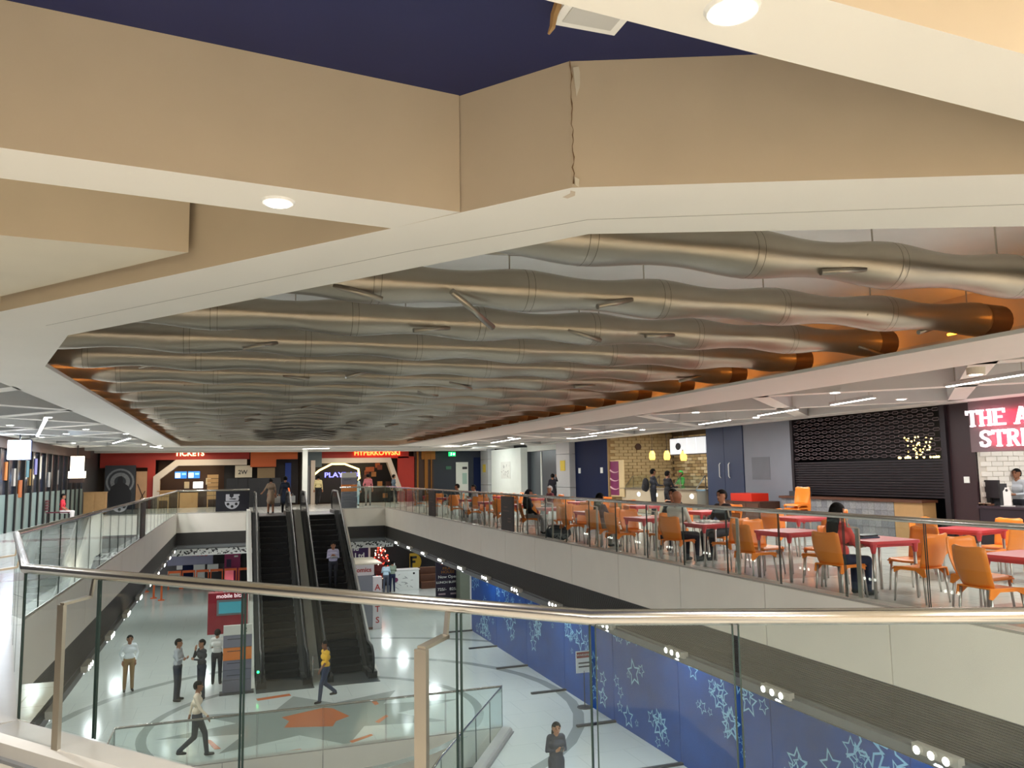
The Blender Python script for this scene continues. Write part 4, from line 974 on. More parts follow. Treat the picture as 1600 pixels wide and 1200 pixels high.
# ================================================================== lower floor, far end
YL = 54.0
def lbox(name, px0, py0, px1, py1, m, parent, y=YL, dep=.12):
    a = gy(px0,py0,y); b = gy(px1,py1,y); o = Vector(parent.location)
    return MB().box(a.x-o.x,b.x-o.x,y-o.y,y+dep-o.y,min(a.z,b.z)-o.z,max(a.z,b.z)-o.z).build(name, m, parent)
l1 = empty('lower_left_shop', (-1,54,LO), 'lower shop with lilac sign board behind orange barriers', 'shop front')
lbox('wall', 240, 850, 400, 912, mat('lower_grey', (108,104,106), .5), l1, YL+.3); lbox('sign_board', 262, 862, 333, 881, mat('lilac_board', (150,150,176), .5), l1)
lbox('dark_pane', 333, 860, 352, 880, dark, l1); lbox('dark_pane', 378, 855, 396, 912, dark, l1, YL-.1); lbox('counter_panel', 262, 893, 283, 905, cream, l1); lbox('blue_panel', 284, 884, 302, 905, navy, l1); lbox('white_sheet', 276, 884, 285, 890, purewhite, l1, YL-.1)
lbox('white_panel', 302, 882, 320, 903, offwhite, l1); lbox('white_panel', 324, 882, 341, 893, offwhite, l1, YL-.15); lbox('dark_base', 320, 893, 350, 905, dgrey, l1)
for i in range(8): lbox('cut_letter', 275+i*6.4, 862, 279.5+i*6.4, 868.5, redwall, l1, YL-.15, .05)
rp = empty('purple_poster', (1.5,YL-.5,LO), 'magenta arched poster behind the orange barriers', 'poster')
lbox('board', 351, 864, 375, 906, mat('magenta', (140,30,84), .4, var=.35, vs=2), rp, YL-.4); lbox('figure', 354, 874, 361, 886, mat('violet_dark', (50,20,60), .5), rp, YL-.45, .04); lbox('print_line', 366, 868, 372, 870, offwhite, rp, YL-.45, .04)
# orange queue barriers
bo = mat('barrier_orange', (226,104,46), .45)
for i in range(6):
    a = gz(262+i*22,921-i*1.2,LO)
    o = empty('queue_barrier', (a.x,a.y,LO), 'orange tubular barrier before the lilac sign shop, %s from the left' % nth(i), 'barrier', group='orange queue barriers')
    MB().box(0,.72,-.02,.02,.92,1.06).build('top_rail', bo, o); MB().box(0,.72,-.02,.02,.18,.24).build('bottom_rail', bo, o)
    for x in (.03,.69): MB().box(x-.03,x+.03,-.03,.03,0,1.06).build('post', bo, o)
    for x in (.03,.69): MB().box(x-.05,x+.05,-.2,.2,0,.04).build('foot', bo, o)
for i, (px,py) in enumerate([(228,925),(240,935),(252,938)]):
    a = gz(px,py,LO); o = empty('queue_barrier', (a.x,a.y,LO), 'single orange barrier post under the left void edge, %s from the left' % nth(i), 'barrier', group='orange barrier posts'); MB().box(-.05,.05,-.05,.05,.04,1.0).build('post', bo, o); MB().box(-.16,.16,-.16,.16,0,.04).build('foot', bo, o)
# mobile kiosk
a = gz(362,1034,LO); kx = a.x; ky = a.y; RX = .70-kx
mk = empty('phone_kiosk', (kx,ky,LO), 'crimson mobile accessory kiosk with a screen and glaring lamps on top', 'kiosk')
crim = mat('crimson', (142,24,42), .4); MB().box(-.85,RX,0,.5,1.0,2.45).build('upper_cabinet', crim, mk); MB().box(-.65,RX-.05,.05,.6,0,1.0).build('base', purewhite, mk); MB().box(-.55,RX-.12,-.03,0,1.65,2.2).build('screen_frame', midgrey, mk); MB().box(-.48,RX-.2,-.04,-.03,1.72,2.12).build('screen', emis('kiosk_screen', (60,140,155), .35), mk)
text('mobile bitz', .2, emis('bitz', (240,220,224), .8), mk, Matrix.Translation((kx-.12,ky-.02,LO+2.33)) @ Matrix.Rotation(math.pi/2,4,'X'), .004, .002)
for i in range(7): MB().box(-.04,.04,0,.08,0,.2).build('phone_case', mat('case_%d' % i, random.choice([(20,20,24),(220,220,224),(120,110,140)]), .4), mk, loc=(-.3+i*.11,.1,2.45))
for i, (x,z) in enumerate([(-.65,2.95),(-.5,3.1),(-.05,3.0),(.12,2.95),(.4,2.95)]): MB().ball((x,.2,z-.3), .085, 10, 7).build('lamp', emis('kiosk_lamp_%d' % i, (255,250,255), 8), mk)
for x in (-.65,-.5,-.05,.12,.4): MB().tube([(x,.2,2.45),(x,.2,2.66)], .015, 5).build('lamp_stem', steel_b, mk)
MB().box(-.3,.0,.25,.3,2.5,3.2).build('back_card', mat('pink_card', (200,90,100), .5), mk)
# right: purple wall, red tree, kiosk, counter, F emblem
YL = 48.5
pw_ = empty('purple_wall', (7,YL,LO), 'dark purple wall with white company lettering', 'wall'); lbox('panel', 520, 848, 577, 905, mat('aubergine_wall', (66,28,86), .5, var=.3), pw_); lbox('post', 576, 848, 578.5, 900, greywhite, pw_, YL-.1); lbox('dark_panel', 578, 846, 690, 915, dark, pw_, YL+.2)
a = gy(548,857,YL-.03); text('Time', .46, offwhite, pw_, Matrix.Translation((a.x,YL-.03,a.z)) @ Matrix.Rotation(math.pi/2,4,'X'), .01, .01)
a = gy(553,869,YL-.03); text('Pvt.Ltd', .44, offwhite, pw_, Matrix.Translation((a.x,YL-.03,a.z)) @ Matrix.Rotation(math.pi/2,4,'X'), .01, .01)
a = gy(595,880,YL-.8); tr = empty('lit_tree', (a.x,YL-.8,LO), 'small tree wound in red and white fairy lights', 'tree'); tz = a.z-LO
MB().tube([(0,0,0),(0,0,tz+.9)], [.05,.02], 6).build('trunk', brown, tr)
for nm, c, e, nn in (('red_lights',(255,60,40),5,120),('white_lights',(255,225,190),9,60)):
    b_ = MB()
    for i in range(nn):
        t = random.random(); z = tz-.95+2.0*t; r = (.42*math.sin(min(1,(1-t)*1.5)*math.pi*.8)+.08)*random.uniform(.5,1); an = random.uniform(0,6.28); b_.ball((r*math.cos(an),r*math.sin(an),z), .03, 5, 4)
    b_.build(nm, emis(nm, c, e), tr, kind='stuff')
MB().lathe([(.1,tz-1.0),(.45,tz-.4),(.4,tz+.1),(.2,tz+.6),(.04,tz+1.05)], 10).build('foliage', mat('tree_red', (90,14,12), .7), tr)
MB().lathe([(.2,0),(.25,.5)], 10).build('pot', brown, tr)
a = gz(562,985,LO); ck_ = empty('photo_kiosk', (a.x,a.y,LO), 'white and red kiosk with grey shutters right of the escalators', 'kiosk')
pk2 = mat('kiosk_white', (214,206,206), .5); MB().box(-.42,.55,0,2.4,.1,2.3).build('shutter_body', mat('kiosk_grey', (120,120,128), .5), ck_); MB().box(-.46,.6,-.06,2.5,2.3,2.75).build('fascia', pk2, ck_); MB().box(-.48,.95,-.1,2.6,2.75,2.8).build('roof', cream, ck_)
MB().box(.56,.95,.0,.4,.0,2.2).build('side_panel', pk2, ck_); MB().box(-.2,-.14,-.04,0,.1,2.3).build('shutter_rail', dgrey, ck_); MB().box(-.42,.56,-.02,2.4,0,.1).build('plinth', woodd, ck_)
text('Comics', .27, redwall, ck_, Matrix.Translation((a.x+.07,a.y-.07,LO+2.53)) @ Matrix.Rotation(math.pi/2,4,'X'), .004, .006)
for i, s in enumerate('ARTS'): text(s, .36, redwall, ck_, Matrix.Translation((a.x+.76,a.y-.01,LO+1.75-i*.46)) @ Matrix.Rotation(math.pi/2,4,'X'), .003, .006)
a = gz(632,922,LO); wc = empty('white_counter', (a.x,a.y,LO), 'white reception counter with line drawings', 'counter')
MB().box(-.75,.85,0,.6,0,1.12).build('front', offwhite, wc); MB().box(-.8,.9,-.05,.65,1.12,1.16).build('top', purewhite, wc)
dl = MB()
for i in range(14):
    p0 = Vector((random.uniform(-.6,.6),-.006,random.uniform(.2,.9))); dl.bar(p0, p0+Vector((random.uniform(-.25,.25),0,random.uniform(-.15,.15))), .006, .02)
dl.build('line_drawing', midgrey, wc, kind='stuff'); MB().tube([(-.5,-.005,.6),(-.5,-.012,.6)], .13, 16).build('round_logo', mat('logo_plum', (120,50,90), .5), wc); MB().tube([(.55,-.005,.92),(.55,-.012,.92)], .06, 12).build('round_logo', black, wc)
o = empty('dispenser', (a.x-.55,a.y+.2,LO+1.16), 'white bottle on the reception counter', 'bottle'); MB().lathe([(.07,0),(.08,.05),(.08,.2),(.03,.28),(.03,.33)], 10).build('body', purewhite, o); MB().lathe([(.035,.33),(.035,.37)], 8).build('cap', greywhite, o)
a = gz(664,920,LO); o = empty('wooden_steps', (a.x+.2,a.y,LO), 'dark wooden stepped unit beside the reception counter', 'steps')
for i in range(3): MB().box(-.4,.55,i*.28,1.0,i*.38,(i+1)*.38).build('tier', woodd, o); MB().box(-.41,.56,i*.28-.01,i*.28+.06,(i+1)*.38,(i+1)*.38+.03).build('nosing', mat('nos_%d' % i, (130,90,64), .5), o)
a = gy(646,878,YL-.6); fe = empty('round_emblem', (a.x,YL-.6,a.z), 'yellow disc with a black F standing behind the counter', 'emblem'); MB().ext([(-.22,-.5)]+[(.02+.46*math.cos(-math.pi/2+math.pi*i/14),.5*math.sin(-math.pi/2+math.pi*i/14)) for i in range(15)]+[(-.22,.5)], FACE_S(0,.06,0), .06).build('disc', mat('emb_yellow', (176,142,26), .5), fe); MB().box(-.6,.25,0,.1,-.85,-.5).build('stand', mat('emb_yel2', (180,140,30), .4), fe)
mb = MB(); [mb.ext(q, FACE_S(0,-.01,0), .012) for q in ([(-.2,-.36),(-.06,-.36),(-.06,.34),(-.2,.34)],[(-.2,.2),(.2,.2),(.2,.34),(-.2,.34)],[(-.2,-.06),(.12,-.06),(.12,.08),(-.2,.08)])]; mb.build('letter', black, fe)
a = gz(700,938,LO); fh = empty('buffet_standee', (a.x,a.y,LO), 'dark purple lunch buffet standee with yellow and white lettering', 'sign')
sw = .68; MB().box(-sw,sw,0,.08,.1,2.55).build('board', mat('standee_purple', (30,18,44), .5), fh); MB().box(-sw,sw,-.1,.3,0,.1).build('base', gold, fh)
for s, z, sz, m in (('FRAT',2.0,.26,gold),('HOUSE',1.78,.24,gold),('Now Open',1.48,.24,offwhite),('LUNCH BUFFET',1.14,.19,offwhite)):
    text(s, sz, m, fh, Matrix.Translation((a.x,a.y-.01,LO+z)) @ Matrix.Rotation(math.pi/2,4,'X'), .003, .003)
for s, x in (('725/-',-.34),('825/-',.34)): text(s, .24, offwhite, fh, Matrix.Translation((a.x+x,a.y-.01,LO+.7)) @ Matrix.Rotation(math.pi/2,4,'X'), .003, .005)
for x in (-.34,.34): MB().box(x-.2,x+.2,-.006,0,.36,.46).build('print_line', mat('pl_%d' % int(x*100), (170,150,156), .5), fh)
MB().box(-.4,.4,-.006,0,2.25,2.5).build('food_picture', mat('food_pic', (150,80,60), .5, var=.5, vs=9), fh)
a = gz(726,945,LO); MB().box(-.5,.5,-.4,.4,0,3.4).build('column', mat('col_greygreen', (120,126,112), .5, var=.15), None, (a.x+.5,a.y+1.2,LO), label='grey-green column at the far end of the blue hoarding', cat='column')

# ================================================================== food court furniture
def make_chair():
    root = empty('plastic_chair', (0,0,0), 'x', 'chair', group='orange plastic chairs of the food court')
    n = 9
    P = []
    for i in range(9):
        t = i/8; z = .43+t*.43; hw = .205+.03*math.sin(t*math.pi*.8); y = -.2-.10*t-.02*math.sin(t*3.1)
        row = []
        for j in range(n):
            u = -1+2*j/(n-1); row.append((u*hw, y+.05*u*u, z+(.025*u*u if i == 8 else 0)-(.03*max(0,abs(u)-.8)*5 if i == 8 else 0)))
        P.append(row)
    MB().sheet(P, .014).build('backrest', orange_p, root, smooth=True)
    P = []
    for i in range(8):
        t = i/7; y = -.22+t*.46; row = []
        for j in range(n):
            u = -1+2*j/(n-1); hw = .215+.015*t
            row.append((u*hw, y, .445-.022*(1-u*u)*math.sin(t*3)-(.03 if i == 7 else 0)))
        P.append(row)
    MB().sheet(P, .014).build('seat', orange_p, root, smooth=True)
    ap = MB()
    for s in (-1,1):
        ap.ext([(-.22,.44),(.22,.44),(.22,.36),(.12,.405),(-.1,.405),(-.2,.33),(-.24,.34)], Matrix.Translation((s*.215-.008,0,0)) @ Matrix(((0,0,1),(1,0,0),(0,1,0))).to_4x4(), .016)
    ap.build('side_apron', orange_p, root)
    for sx in (-1,1):
        for sy in (-1,1):
            MB().tube([(sx*.2,sy*.19,.42),(sx*.225,sy*.225,0)], [.017,.012], 8).build('leg', alu, root, smooth=True)
    return root
def make_table():
    root = empty('cafe_table', (0,0,0), 'x', 'table', group='red food court tables')
    c = []
    for sx, sy in ((1,1),(-1,1),(-1,-1),(1,-1)):
        a0 = {(1,1):0,(-1,1):math.pi/2,(-1,-1):math.pi,(1,-1):math.pi*1.5}[(sx,sy)]
        c += [(sx*.33+.07*math.cos(a0+math.pi/2*i/4), sy*.33+.07*math.sin(a0+math.pi/2*i/4)) for i in range(5)]
    MB().prism(c, .70,.74).build('tabletop', red_t, root)
    MB().box(-.34,.34,-.34,.34,.66,.70).build('apron', red_t, root)
    for sx in (-1,1):
        for sy in (-1,1):
            lg = MB().tube([(sx*.33,sy*.33,.64),(sx*.34,sy*.34,0)], .022, 8).build('leg', alu, root, smooth=True)
            MB().tube([(sx*.33,sy*.33,.70),(sx*.335,sy*.335,.58)], [.05,.026], 8).build('leg_socket', red_t, lg)
    return root
CH, TB = make_chair(), make_table()
used = {'c':0,'t':0}
def chair(x, y, rz, label, z=FL):
    if used['c'] == 0: o = CH; o.location = (x,y,z); o.rotation_euler = (0,0,rz); o['label'] = label
    else: o = copy_tree(CH, (x,y,z), rz, label)
    used['c'] += 1; return o
def table(x, y, rz, label):
    if used['t'] == 0: o = TB; o.location = (x,y,FL); o.rotation_euler = (0,0,rz); o['label'] = label
    else: o = copy_tree(TB, (x,y,FL), rz, label)
    used['t'] += 1; return o
# chair faces +y locally; rz turns it
rows = [('railing row',[(8.3,6.5,.1),(8.35,8.85,-.05),(8.35,10.65,.1),(8.35,12.9,0),(8.3,15.1,.08),(8.4,18.0,0),(8.4,20.6,0),(8.5,23.4,.1),(8.4,26.2,0),(8.5,29,0),(8.4,32,.1),(8.5,35,0)]),
        ('second row',[(10.9,9.6,.2),(10.8,13.4,0),(10.6,16.6,.1),(10.9,20.2,0),(10.8,24.0,0),(10.9,28,.1),(10.8,32,0)])]
DINERS = [(7.72,8.85,(1,.12)),(7.85,13.2,(1,.4)),(9.05,13.5,(-1,-.2)),(9.2,15.6,(-.8,-.5)),(7.85,16.5,(1,.3)),(7.9,21.2,(1,-.2)),(10.6,26.3,(-1,-.2)),(9.0,30.2,(-1,-.2)),(9.0,32.7,(-.9,.3))]
SIDES = [('railing side',-.62,0,-math.pi/2),('shop side',.62,0,math.pi/2),('near side',0,-.64,0),('far side',0,.64,math.pi)]
TABS = {}
for rn, ts in rows:
    for i, (x,y,rz) in enumerate(ts):
        lab = '%s table in the %s' % (nth(i), rn)
        table(x, y, rz, 'red square food court table, %s from the camera in the %s' % (nth(i), rn)); TABS[(rn,i)] = (x,y)
        for sn, dx, dy, r in SIDES:
            if rn != 'railing row' and sn == 'near side' and i % 2: continue
            if rn == 'railing row' and i >= 6 and sn in ('shop side','far side') and i % 2: continue
            j = random.uniform
            if any(math.dist((x+dx,y+dy),(q[0],q[1])) < .75 for q in DINERS): continue
            chair(x+dx+j(-.06,.06), y+dy+j(-.08,.08), r+j(-.22,.22), 'orange chair on the %s of the %s' % (sn, lab))
for i, (x,y,(dx,dy)) in enumerate(DINERS): chair(x, y, math.atan2(-dx,dy), 'orange chair under a seated diner, %s occupied one from the camera' % nth(i))
for i in range(5): chair(13.6, 17.0, math.pi/2+.2, 'orange chair in the stack before the tiled counter, %s from the bottom' % nth(i), FL+i*.09)
g = gz(1365,829,.62); o = empty('folder', (TABS[('railing row',1)][0]-.05,TABS[('railing row',1)][1]+.16,FL+.74), 'dark blue folders and papers on the table by the woman in red', 'folder')
MB().box(-.16,.16,-.12,.12,0,.02).build('folder', mat('folder_blue', (52,70,92), .4), o); MB().box(-.15,.15,-.11,.11,.02,.045).build('laptop', mat('folder_dark', (34,40,52), .4), o, rot=(0,0,.15))
o = empty('food_tray', (TABS[('railing row',3)][0],TABS[('railing row',3)][1],FL+.74), 'crumpled white paper tray on a red table', 'tray')
for i in range(7): MB().ball((random.uniform(-.14,.14),random.uniform(-.1,.1),.02), (.06,.05,.03), 6, 4).build('paper', purewhite, o)
MB().box(-.2,.2,-.15,.15,0,.012).build('tray', mat('tray_grey', (170,166,160), .5), o)
o = empty('backpack', (7.8,18.9,FL), 'dark backpack lying on the floor beside the railing', 'bag', .6)
MB().ball((0,0,.17), (.2,.36,.18), 12, 8).build('body', cloth((34,40,52)), o, smooth=True); MB().ball((.05,-.2,.2), (.13,.15,.12), 10, 6).build('pocket', cloth((42,48,60)), o, smooth=True)
for s in (-.08,.08): MB().tube([(s,.3,.2),(s,.2,.36),(s,-.1,.36),(s,-.25,.28)], .018, 6).build('strap', black, o)
# dark sideboard with red trays, and bin cabinet beside the grey wall
g = gx(1180,795,14.6); o = empty('tray_cabinet', (14.85,20.3,FL), 'dark wooden cabinet topped by a red tray box', 'cabinet')
MB().box(-.35,.35,-.55,1.4,0,.75).build('body', brown, o); MB().box(-.3,.3,-.1,.95,.75,.98).build('tray_box', mat('tray_red', (204,44,24), .4), o)
for a in (-.2,.42,1.05): MB().box(-.365,-.35,a-.29,a+.29,.06,.7).build('door', woodd, o)
# planters behind the camera's right
for i, (x,y) in enumerate([(4.4,.2),(6.1,-.6)]):
    o = empty('planter', (x,y,FL), 'round planter on the beige floor behind the near railing, %s one' % nth(i), 'planter')
    MB().lathe([(.22,0),(.3,.45),(.33,.5),(.33,.55),(.28,.55),(.27,.5)], 18).build('pot', mat('pot_grey_%d' % i, (92,90,86), .5), o); lv = MB()
    for k in range(16):
        an = k*2.4; lv.tube([(0,0,.5),(.2*math.cos(an),.2*math.sin(an),.9+.02*k),(.42*math.cos(an),.42*math.sin(an),1.0+.02*k)], [.01,.03,.004], 5)
    lv.build('leaves', mat('leaf_green_%d' % i, (44,84,40), .5), o, kind='stuff')
# ================================================================== people
PEOPLE = []
def capsule(mb, a, b, ra, rb, seg=10):
    a = Vector(a); b = Vector(b); d = b-a; L = d.length
    if L < 1e-5: d = Vector((0,0,1)); L = 1e-5
    d = d/L; pts = []; rs = []
    for i in range(4): t = math.pi/2*(1-i/4); pts.append(a-d*ra*math.sin(t)); rs.append(max(ra*math.cos(t),.0008))
    pts.append(a); rs.append(ra); pts.append(b); rs.append(rb)
    for i in range(1,5): t = math.pi/2*i/4; pts.append(b+d*rb*math.sin(t)); rs.append(max(rb*math.cos(t),.0008))
    mb.tube(pts, rs, seg)
ARMS = {'down':((.25,-.03,1.13),(.27,.03,.88),(0,.1,-1)),'cross':((.25,.07,1.15),(-.05,.23,1.17),(-1,.1,.1)),'phone':((.23,.0,1.13),(.07,.27,1.2),(-.3,.7,.5)),
        'pocket':((.29,-.08,1.14),(.2,.04,.93),(-.1,.1,-1)),'back':((.27,-.12,1.14),(.07,-.18,.96),(-1,0,-.3)),'table':((.26,.1,1.13),(.14,.34,1.12),(-.4,1,0)),
        'raise':((.25,.14,1.2),(.1,.16,1.43),(-.4,.1,1)),'up':((.24,.2,1.36),(.14,.34,1.56),(-.2,.2,1)),'swf':((.25,.1,1.14),(.25,.27,.98),(0,.5,-1)),'swb':((.25,-.15,1.15),(.27,-.2,.91),(0,-.2,-1)),
        'carry':((.27,-.02,1.13),(.3,.05,.88),(0,0,-1)),'wide':((.32,-.02,1.16),(.42,.1,1.02),(.5,.5,-.5)),'lap':((.25,.02,1.13),(.13,.22,.98),(-.4,.9,-.2))}
def person(label, loc, face, h=1.7, pose='stand', arms=('down','down'), top=(200,200,200), low=(40,40,50), shoe=(24,22,22), skin=0, dress=0, sleeve='long', hair='short', hairm=None, lean=0, head=0, vox=.016, female=False, group=None, scarf=None):
    s = h/1.7; root = empty('person', loc, label, 'person', face, group)
    sh = (.155 if female else .172); sit = pose == 'sit'; dz = -.42 if sit else 0
    T, LW, SH, SK, DR = 0, 1, 2, 3, 4
    pr = []
    def cap(a, b, ra, rb, m): pr.append((Vector(a)*s, Vector(b)*s, ra*s, rb*s, m))
    ln = Vector((0,lean,0))
    def up(p): p = Vector(p); return Vector((p.x, p.y+lean*max(0,(p.z-.95))*1.8, p.z+dz))
    cap(up((-.065,0,.94)), up((.065,0,.94)), .112, .112, LW if not dress else T)
    cap(up((-.06,0,1.06)), up((.06,0,1.06)), .105 if not female else .092, .105 if not female else .092, T)
    cap(up((-.075,0,1.26)), up((.075,0,1.26)), .112, .112, T)
    if female: cap(up((-.06,.06,1.25)), up((.06,.06,1.25)), .068, .068, T)
    cap(up((-sh+.03,0,1.395)), up((sh-.03,0,1.395)), .07, .07, T)
    cap(up((0,0,1.4)), up((0,.01,1.52)), .065, .052, SK)
    hc = up((0,.02,1.60)); hc = hc+Vector((0,.05*head,-.02*abs(head)))
    cap(hc+Vector((0,.005,-.035)), hc+Vector((0,-.005,.04)), .076, .092, SK)
    cap(hc+Vector((0,.05,-.07)), hc+Vector((0,.045,-.075)), .042, .042, SK)
    cap(hc+Vector((0,.09,.01)), hc+Vector((0,.105,-.02)), .008, .014, SK)
    for e in (-1,1): cap(hc+Vector((e*.085,-.005,.0)), hc+Vector((e*.085,-.01,-.025)), .016, .012, SK)
    for e, side in ((-1,0),(1,1)):
        if sit: hip, kn, an = (e*.09,.0,.5), (e*.11,.42,.49), (e*.11,.40,.09)
        elif pose == 'walk':
            hip, kn, an = ((e*.085,0,.92),(e*.09,.17,.52),(e*.09,.22,.09)) if side == 0 else ((e*.085,0,.92),(e*.09,-.03,.49),(e*.09,-.36,.2))
        else: hip, kn, an = (e*.09,0,.92), (e*.1,.015,.5), (e*.11,-.01,.085)
        cap(hip, kn, .094, .066, LW); cap(kn, an, .066, .052, LW)
        an = Vector(an)
        cap(an+Vector((0,-.02,-.045)), an+Vector((e*.015,.14,-.052)), .042, .034, SH)
        E, Wr, D = ARMS[arms[side]]
        S_ = up((e*sh,0,1.39)); E = up((e*E[0]*.88,E[1],E[2])); Wr = up((e*Wr[0]*.9,Wr[1],Wr[2])); D = Vector((e*D[0],D[1],D[2])).normalized()
        cap(S_, E, .05, .04, T); cap(E, Wr, .038, .028, T if sleeve == 'long' else SK)
        pe = Wr+D*.085; cap(Wr, pe, .03, .034, SK)
        sd = D.cross(Vector((0,1,0)) if abs(D.y) < .8 else Vector((0,0,1))).normalized(); bd = D.cross(sd).normalized()
        for q in range(4):
            f0 = pe+sd*(q-1.5)*.021; fl = (.062,.074,.07,.055)[q]
            cap(f0, f0+D*fl*.55, .0115, .0105, SK); cap(f0+D*fl*.55, f0+D*fl+bd*.018, .0105, .009, SK)
        cap(Wr+D*.03+sd*.028, Wr+D*.075+sd*.055+bd*.01, .013, .011, SK)
    if dress:     # a skirt or long tunic hanging to height `dress`
        if sit: cap((0,.0,.55), (0,.36,.52), .15, .16, T); cap((0,.4,.5), (0,.42,dress), .15, .17, T)
        else: cap((0,0,1.0), (0,.0,dress+.12), .13, .2, T)
    mb = MB()
    for a, b, ra, rb, m in pr: capsule(mb, a, b, ra, rb)
    ms = [cloth(top), cloth(low), cloth(shoe), skins[skin]]
    me = mb.mesh('body_src', ms)
    tmp = bpy.data.objects.new('body_src', me); COL.objects.link(tmp)
    md = tmp.modifiers.new('r', 'REMESH'); md.mode = 'VOXEL'; md.voxel_size = vox; md.use_smooth_shade = True
    sm = tmp.modifiers.new('s', 'SMOOTH'); sm.factor = .5; sm.iterations = 2
    PEOPLE.append((tmp, root, pr, ms))
    # hair and face
    hs = hc*s; hm = hairm or hair_m
    hb = MB().ball(tuple(hs+Vector((0,-.012,.018))*s), (.101*s,.112*s,.116*s), 16, 12, 0, lambda x,y,z: (z > .35 and not (y > .75 and z < .6)) or (y < .15 and z > -.45) or (y < -.3 and z > -.7))
    if hair == 'long':
        hb.tube([hs+Vector((0,-.06,.05))*s, hs+Vector((0,-.1,-.1))*s, hs+Vector((0,-.13,-.28))*s, hs+Vector((0,-.13,-.45))*s], [.07*s,.085*s,.08*s,.05*s], 10)
    if hair == 'bun': hb.ball(tuple(hs+Vector((0,-.13,.02))*s), .05*s, 8, 6)
    if hair != 'bald': hb.build('hair' if not scarf else 'headscarf', hm if not scarf else cloth(scarf), root, smooth=True)
    fc = MB()
    for e in (-1,1):
        fc.ball(tuple(hs+Vector((e*.033,.082,.012))*s), (.014*s,.008*s,.007*s), 8, 5, 0); fc.ball(tuple(hs+Vector((e*.034,.086,.032))*s), (.02*s,.006*s,.005*s), 8, 4, 0)
    fc.ball(tuple(hs+Vector((0,.09,-.058))*s), (.022*s,.006*s,.006*s), 8, 4, 1)
    fc.build('face_features', [hair_m, lips_m], root)
    return root
lips_m = mat('lips', (120,60,54), .5)
def finish_people():
    import numpy as np
    dg = bpy.context.evaluated_depsgraph_get()
    for tmp, root, pr, ms in PEOPLE:
        me = bpy.data.meshes.new_from_object(tmp.evaluated_get(dg)); me.name = 'body'
        me.materials.clear()
        for m in ms: me.materials.append(m)
        n = len(me.polygons); c = np.empty(n*3); me.polygons.foreach_get('center', c); c = c.reshape(-1,3)
        best = np.full(n,1e9); idx = np.zeros(n,dtype=np.int32)
        for a, b, ra, rb, m in pr:
            a = np.array(a); d = np.array(b)-a; L2 = max(1e-9,d.dot(d)); t = np.clip((c-a)@d/L2,0,1)
            q = np.linalg.norm(c-a-t[:,None]*d,axis=1)-(ra+(rb-ra)*t)
            k = q < best; best[k] = q[k]; idx[k] = m
        me.polygons.foreach_set('material_index', idx); me.polygons.foreach_set('use_smooth', [True]*n)
        o = bpy.data.objects.new('body', me); COL.objects.link(o); o.parent = root
        src = tmp.data; bpy.data.objects.remove(tmp); bpy.data.meshes.remove(src)
def F(dx, dy): return math.atan2(-dx, dy)       # heading that looks along (dx,dy)
L_ = lambda px, py: gz(px, py, LO)
U_ = lambda px, py: gz(px, py, FL)
# ---- lower floor
person('man in a white shirt and khaki trousers looking down on the lower floor', L_(200,1080), F(.2,-1), 1.7, arms=('pocket','pocket'), top=(226,232,236), low=(140,112,74), head=.5)
person('man in a grey shirt with folded arms on the lower floor', L_(276,1095), F(1,-.3), 1.78, arms=('cross','cross'), top=(168,172,176), low=(34,40,54))
person('man in black with a hand raised to his chin on the lower floor', L_(314,1092), F(-.9,-.5), 1.72, arms=('cross','raise'), top=(38,40,46), low=(38,42,54))
person('man in a white shirt seen from behind facing the crimson kiosk', L_(338,1069), F(.15,1), 1.7, arms=('table','down'), top=(222,220,214), low=(26,28,38), sleeve='short')
person('man in a cream shirt striding right beyond the lower glass railing', L_(306,1184), F(1,-.15), 1.74, 'walk', ('swb','swf'), top=(222,206,182), low=(44,50,62), vox=.013)
person('man in a yellow polo shirt walking past the escalator foot', L_(508,1096), F(-1,-.35), 1.72, 'walk', ('swf','swb'), top=(226,176,52), low=(42,54,80), sleeve='short', skin=1, vox=.013)
g = gz(868,1131,LO+1.58); person('woman in dark clothes looking at her phone by the blue hoarding', (g.x,g.y,LO), F(-.1,-1), 1.62, arms=('phone','phone'), top=(52,58,72), low=(40,44,56), dress=.45, female=True, hair='long', head=.8, vox=.012, skin=2)
o = empty('phone', (g.x-.02,g.y-.36,LO+1.2), 'phone held by the woman in dark clothes', 'phone'); MB().box(-.035,.035,-.005,.005,-.07,.07).build('case', black, o, rot=(.7,0,0)); MB().box(-.03,.03,-.008,-.005,-.06,.06).build('screen', mat('phone_glass', (30,36,46), .1), o, rot=(.7,0,0))
ey = 31.9; ez = LO+(ey-28.2)/8.5*4.9+.2
person('man in a lilac shirt holding a paper on the right escalator', (3.8,ey,ez), F(-.1,-1), 1.7, arms=('phone','phone'), top=(168,164,186), low=(30,32,40), head=.6)
o = empty('paper_sheet', (3.8,ey-.4,ez+1.18), 'white paper in the hands of the man on the escalator', 'paper'); MB().box(-.12,.12,-.09,.09,0,.008).build('sheet', purewhite, o, rot=(-.5,0,0)); MB().box(-.1,.1,-.07,.07,.008,.012).build('print', greywhite, o, rot=(-.5,0,0))
person('man in a sage green shirt seen from behind at the reception counter', L_(613,925), F(0,1), 1.72, arms=('table','table'), top=(138,152,134), low=(26,34,66), vox=.02)
person('person in a pale blue shirt leaning on the reception counter', L_(603,927), F(.2,1), 1.7, arms=('table','table'), top=(176,200,216), low=(70,76,90), vox=.02)
a = L_(628,912); person('attendant in dark clothes behind the reception counter', (a.x,a.y+.6,LO), F(0,-1), 1.66, arms=('table','table'), top=(30,34,60), low=(26,28,36), vox=.02)
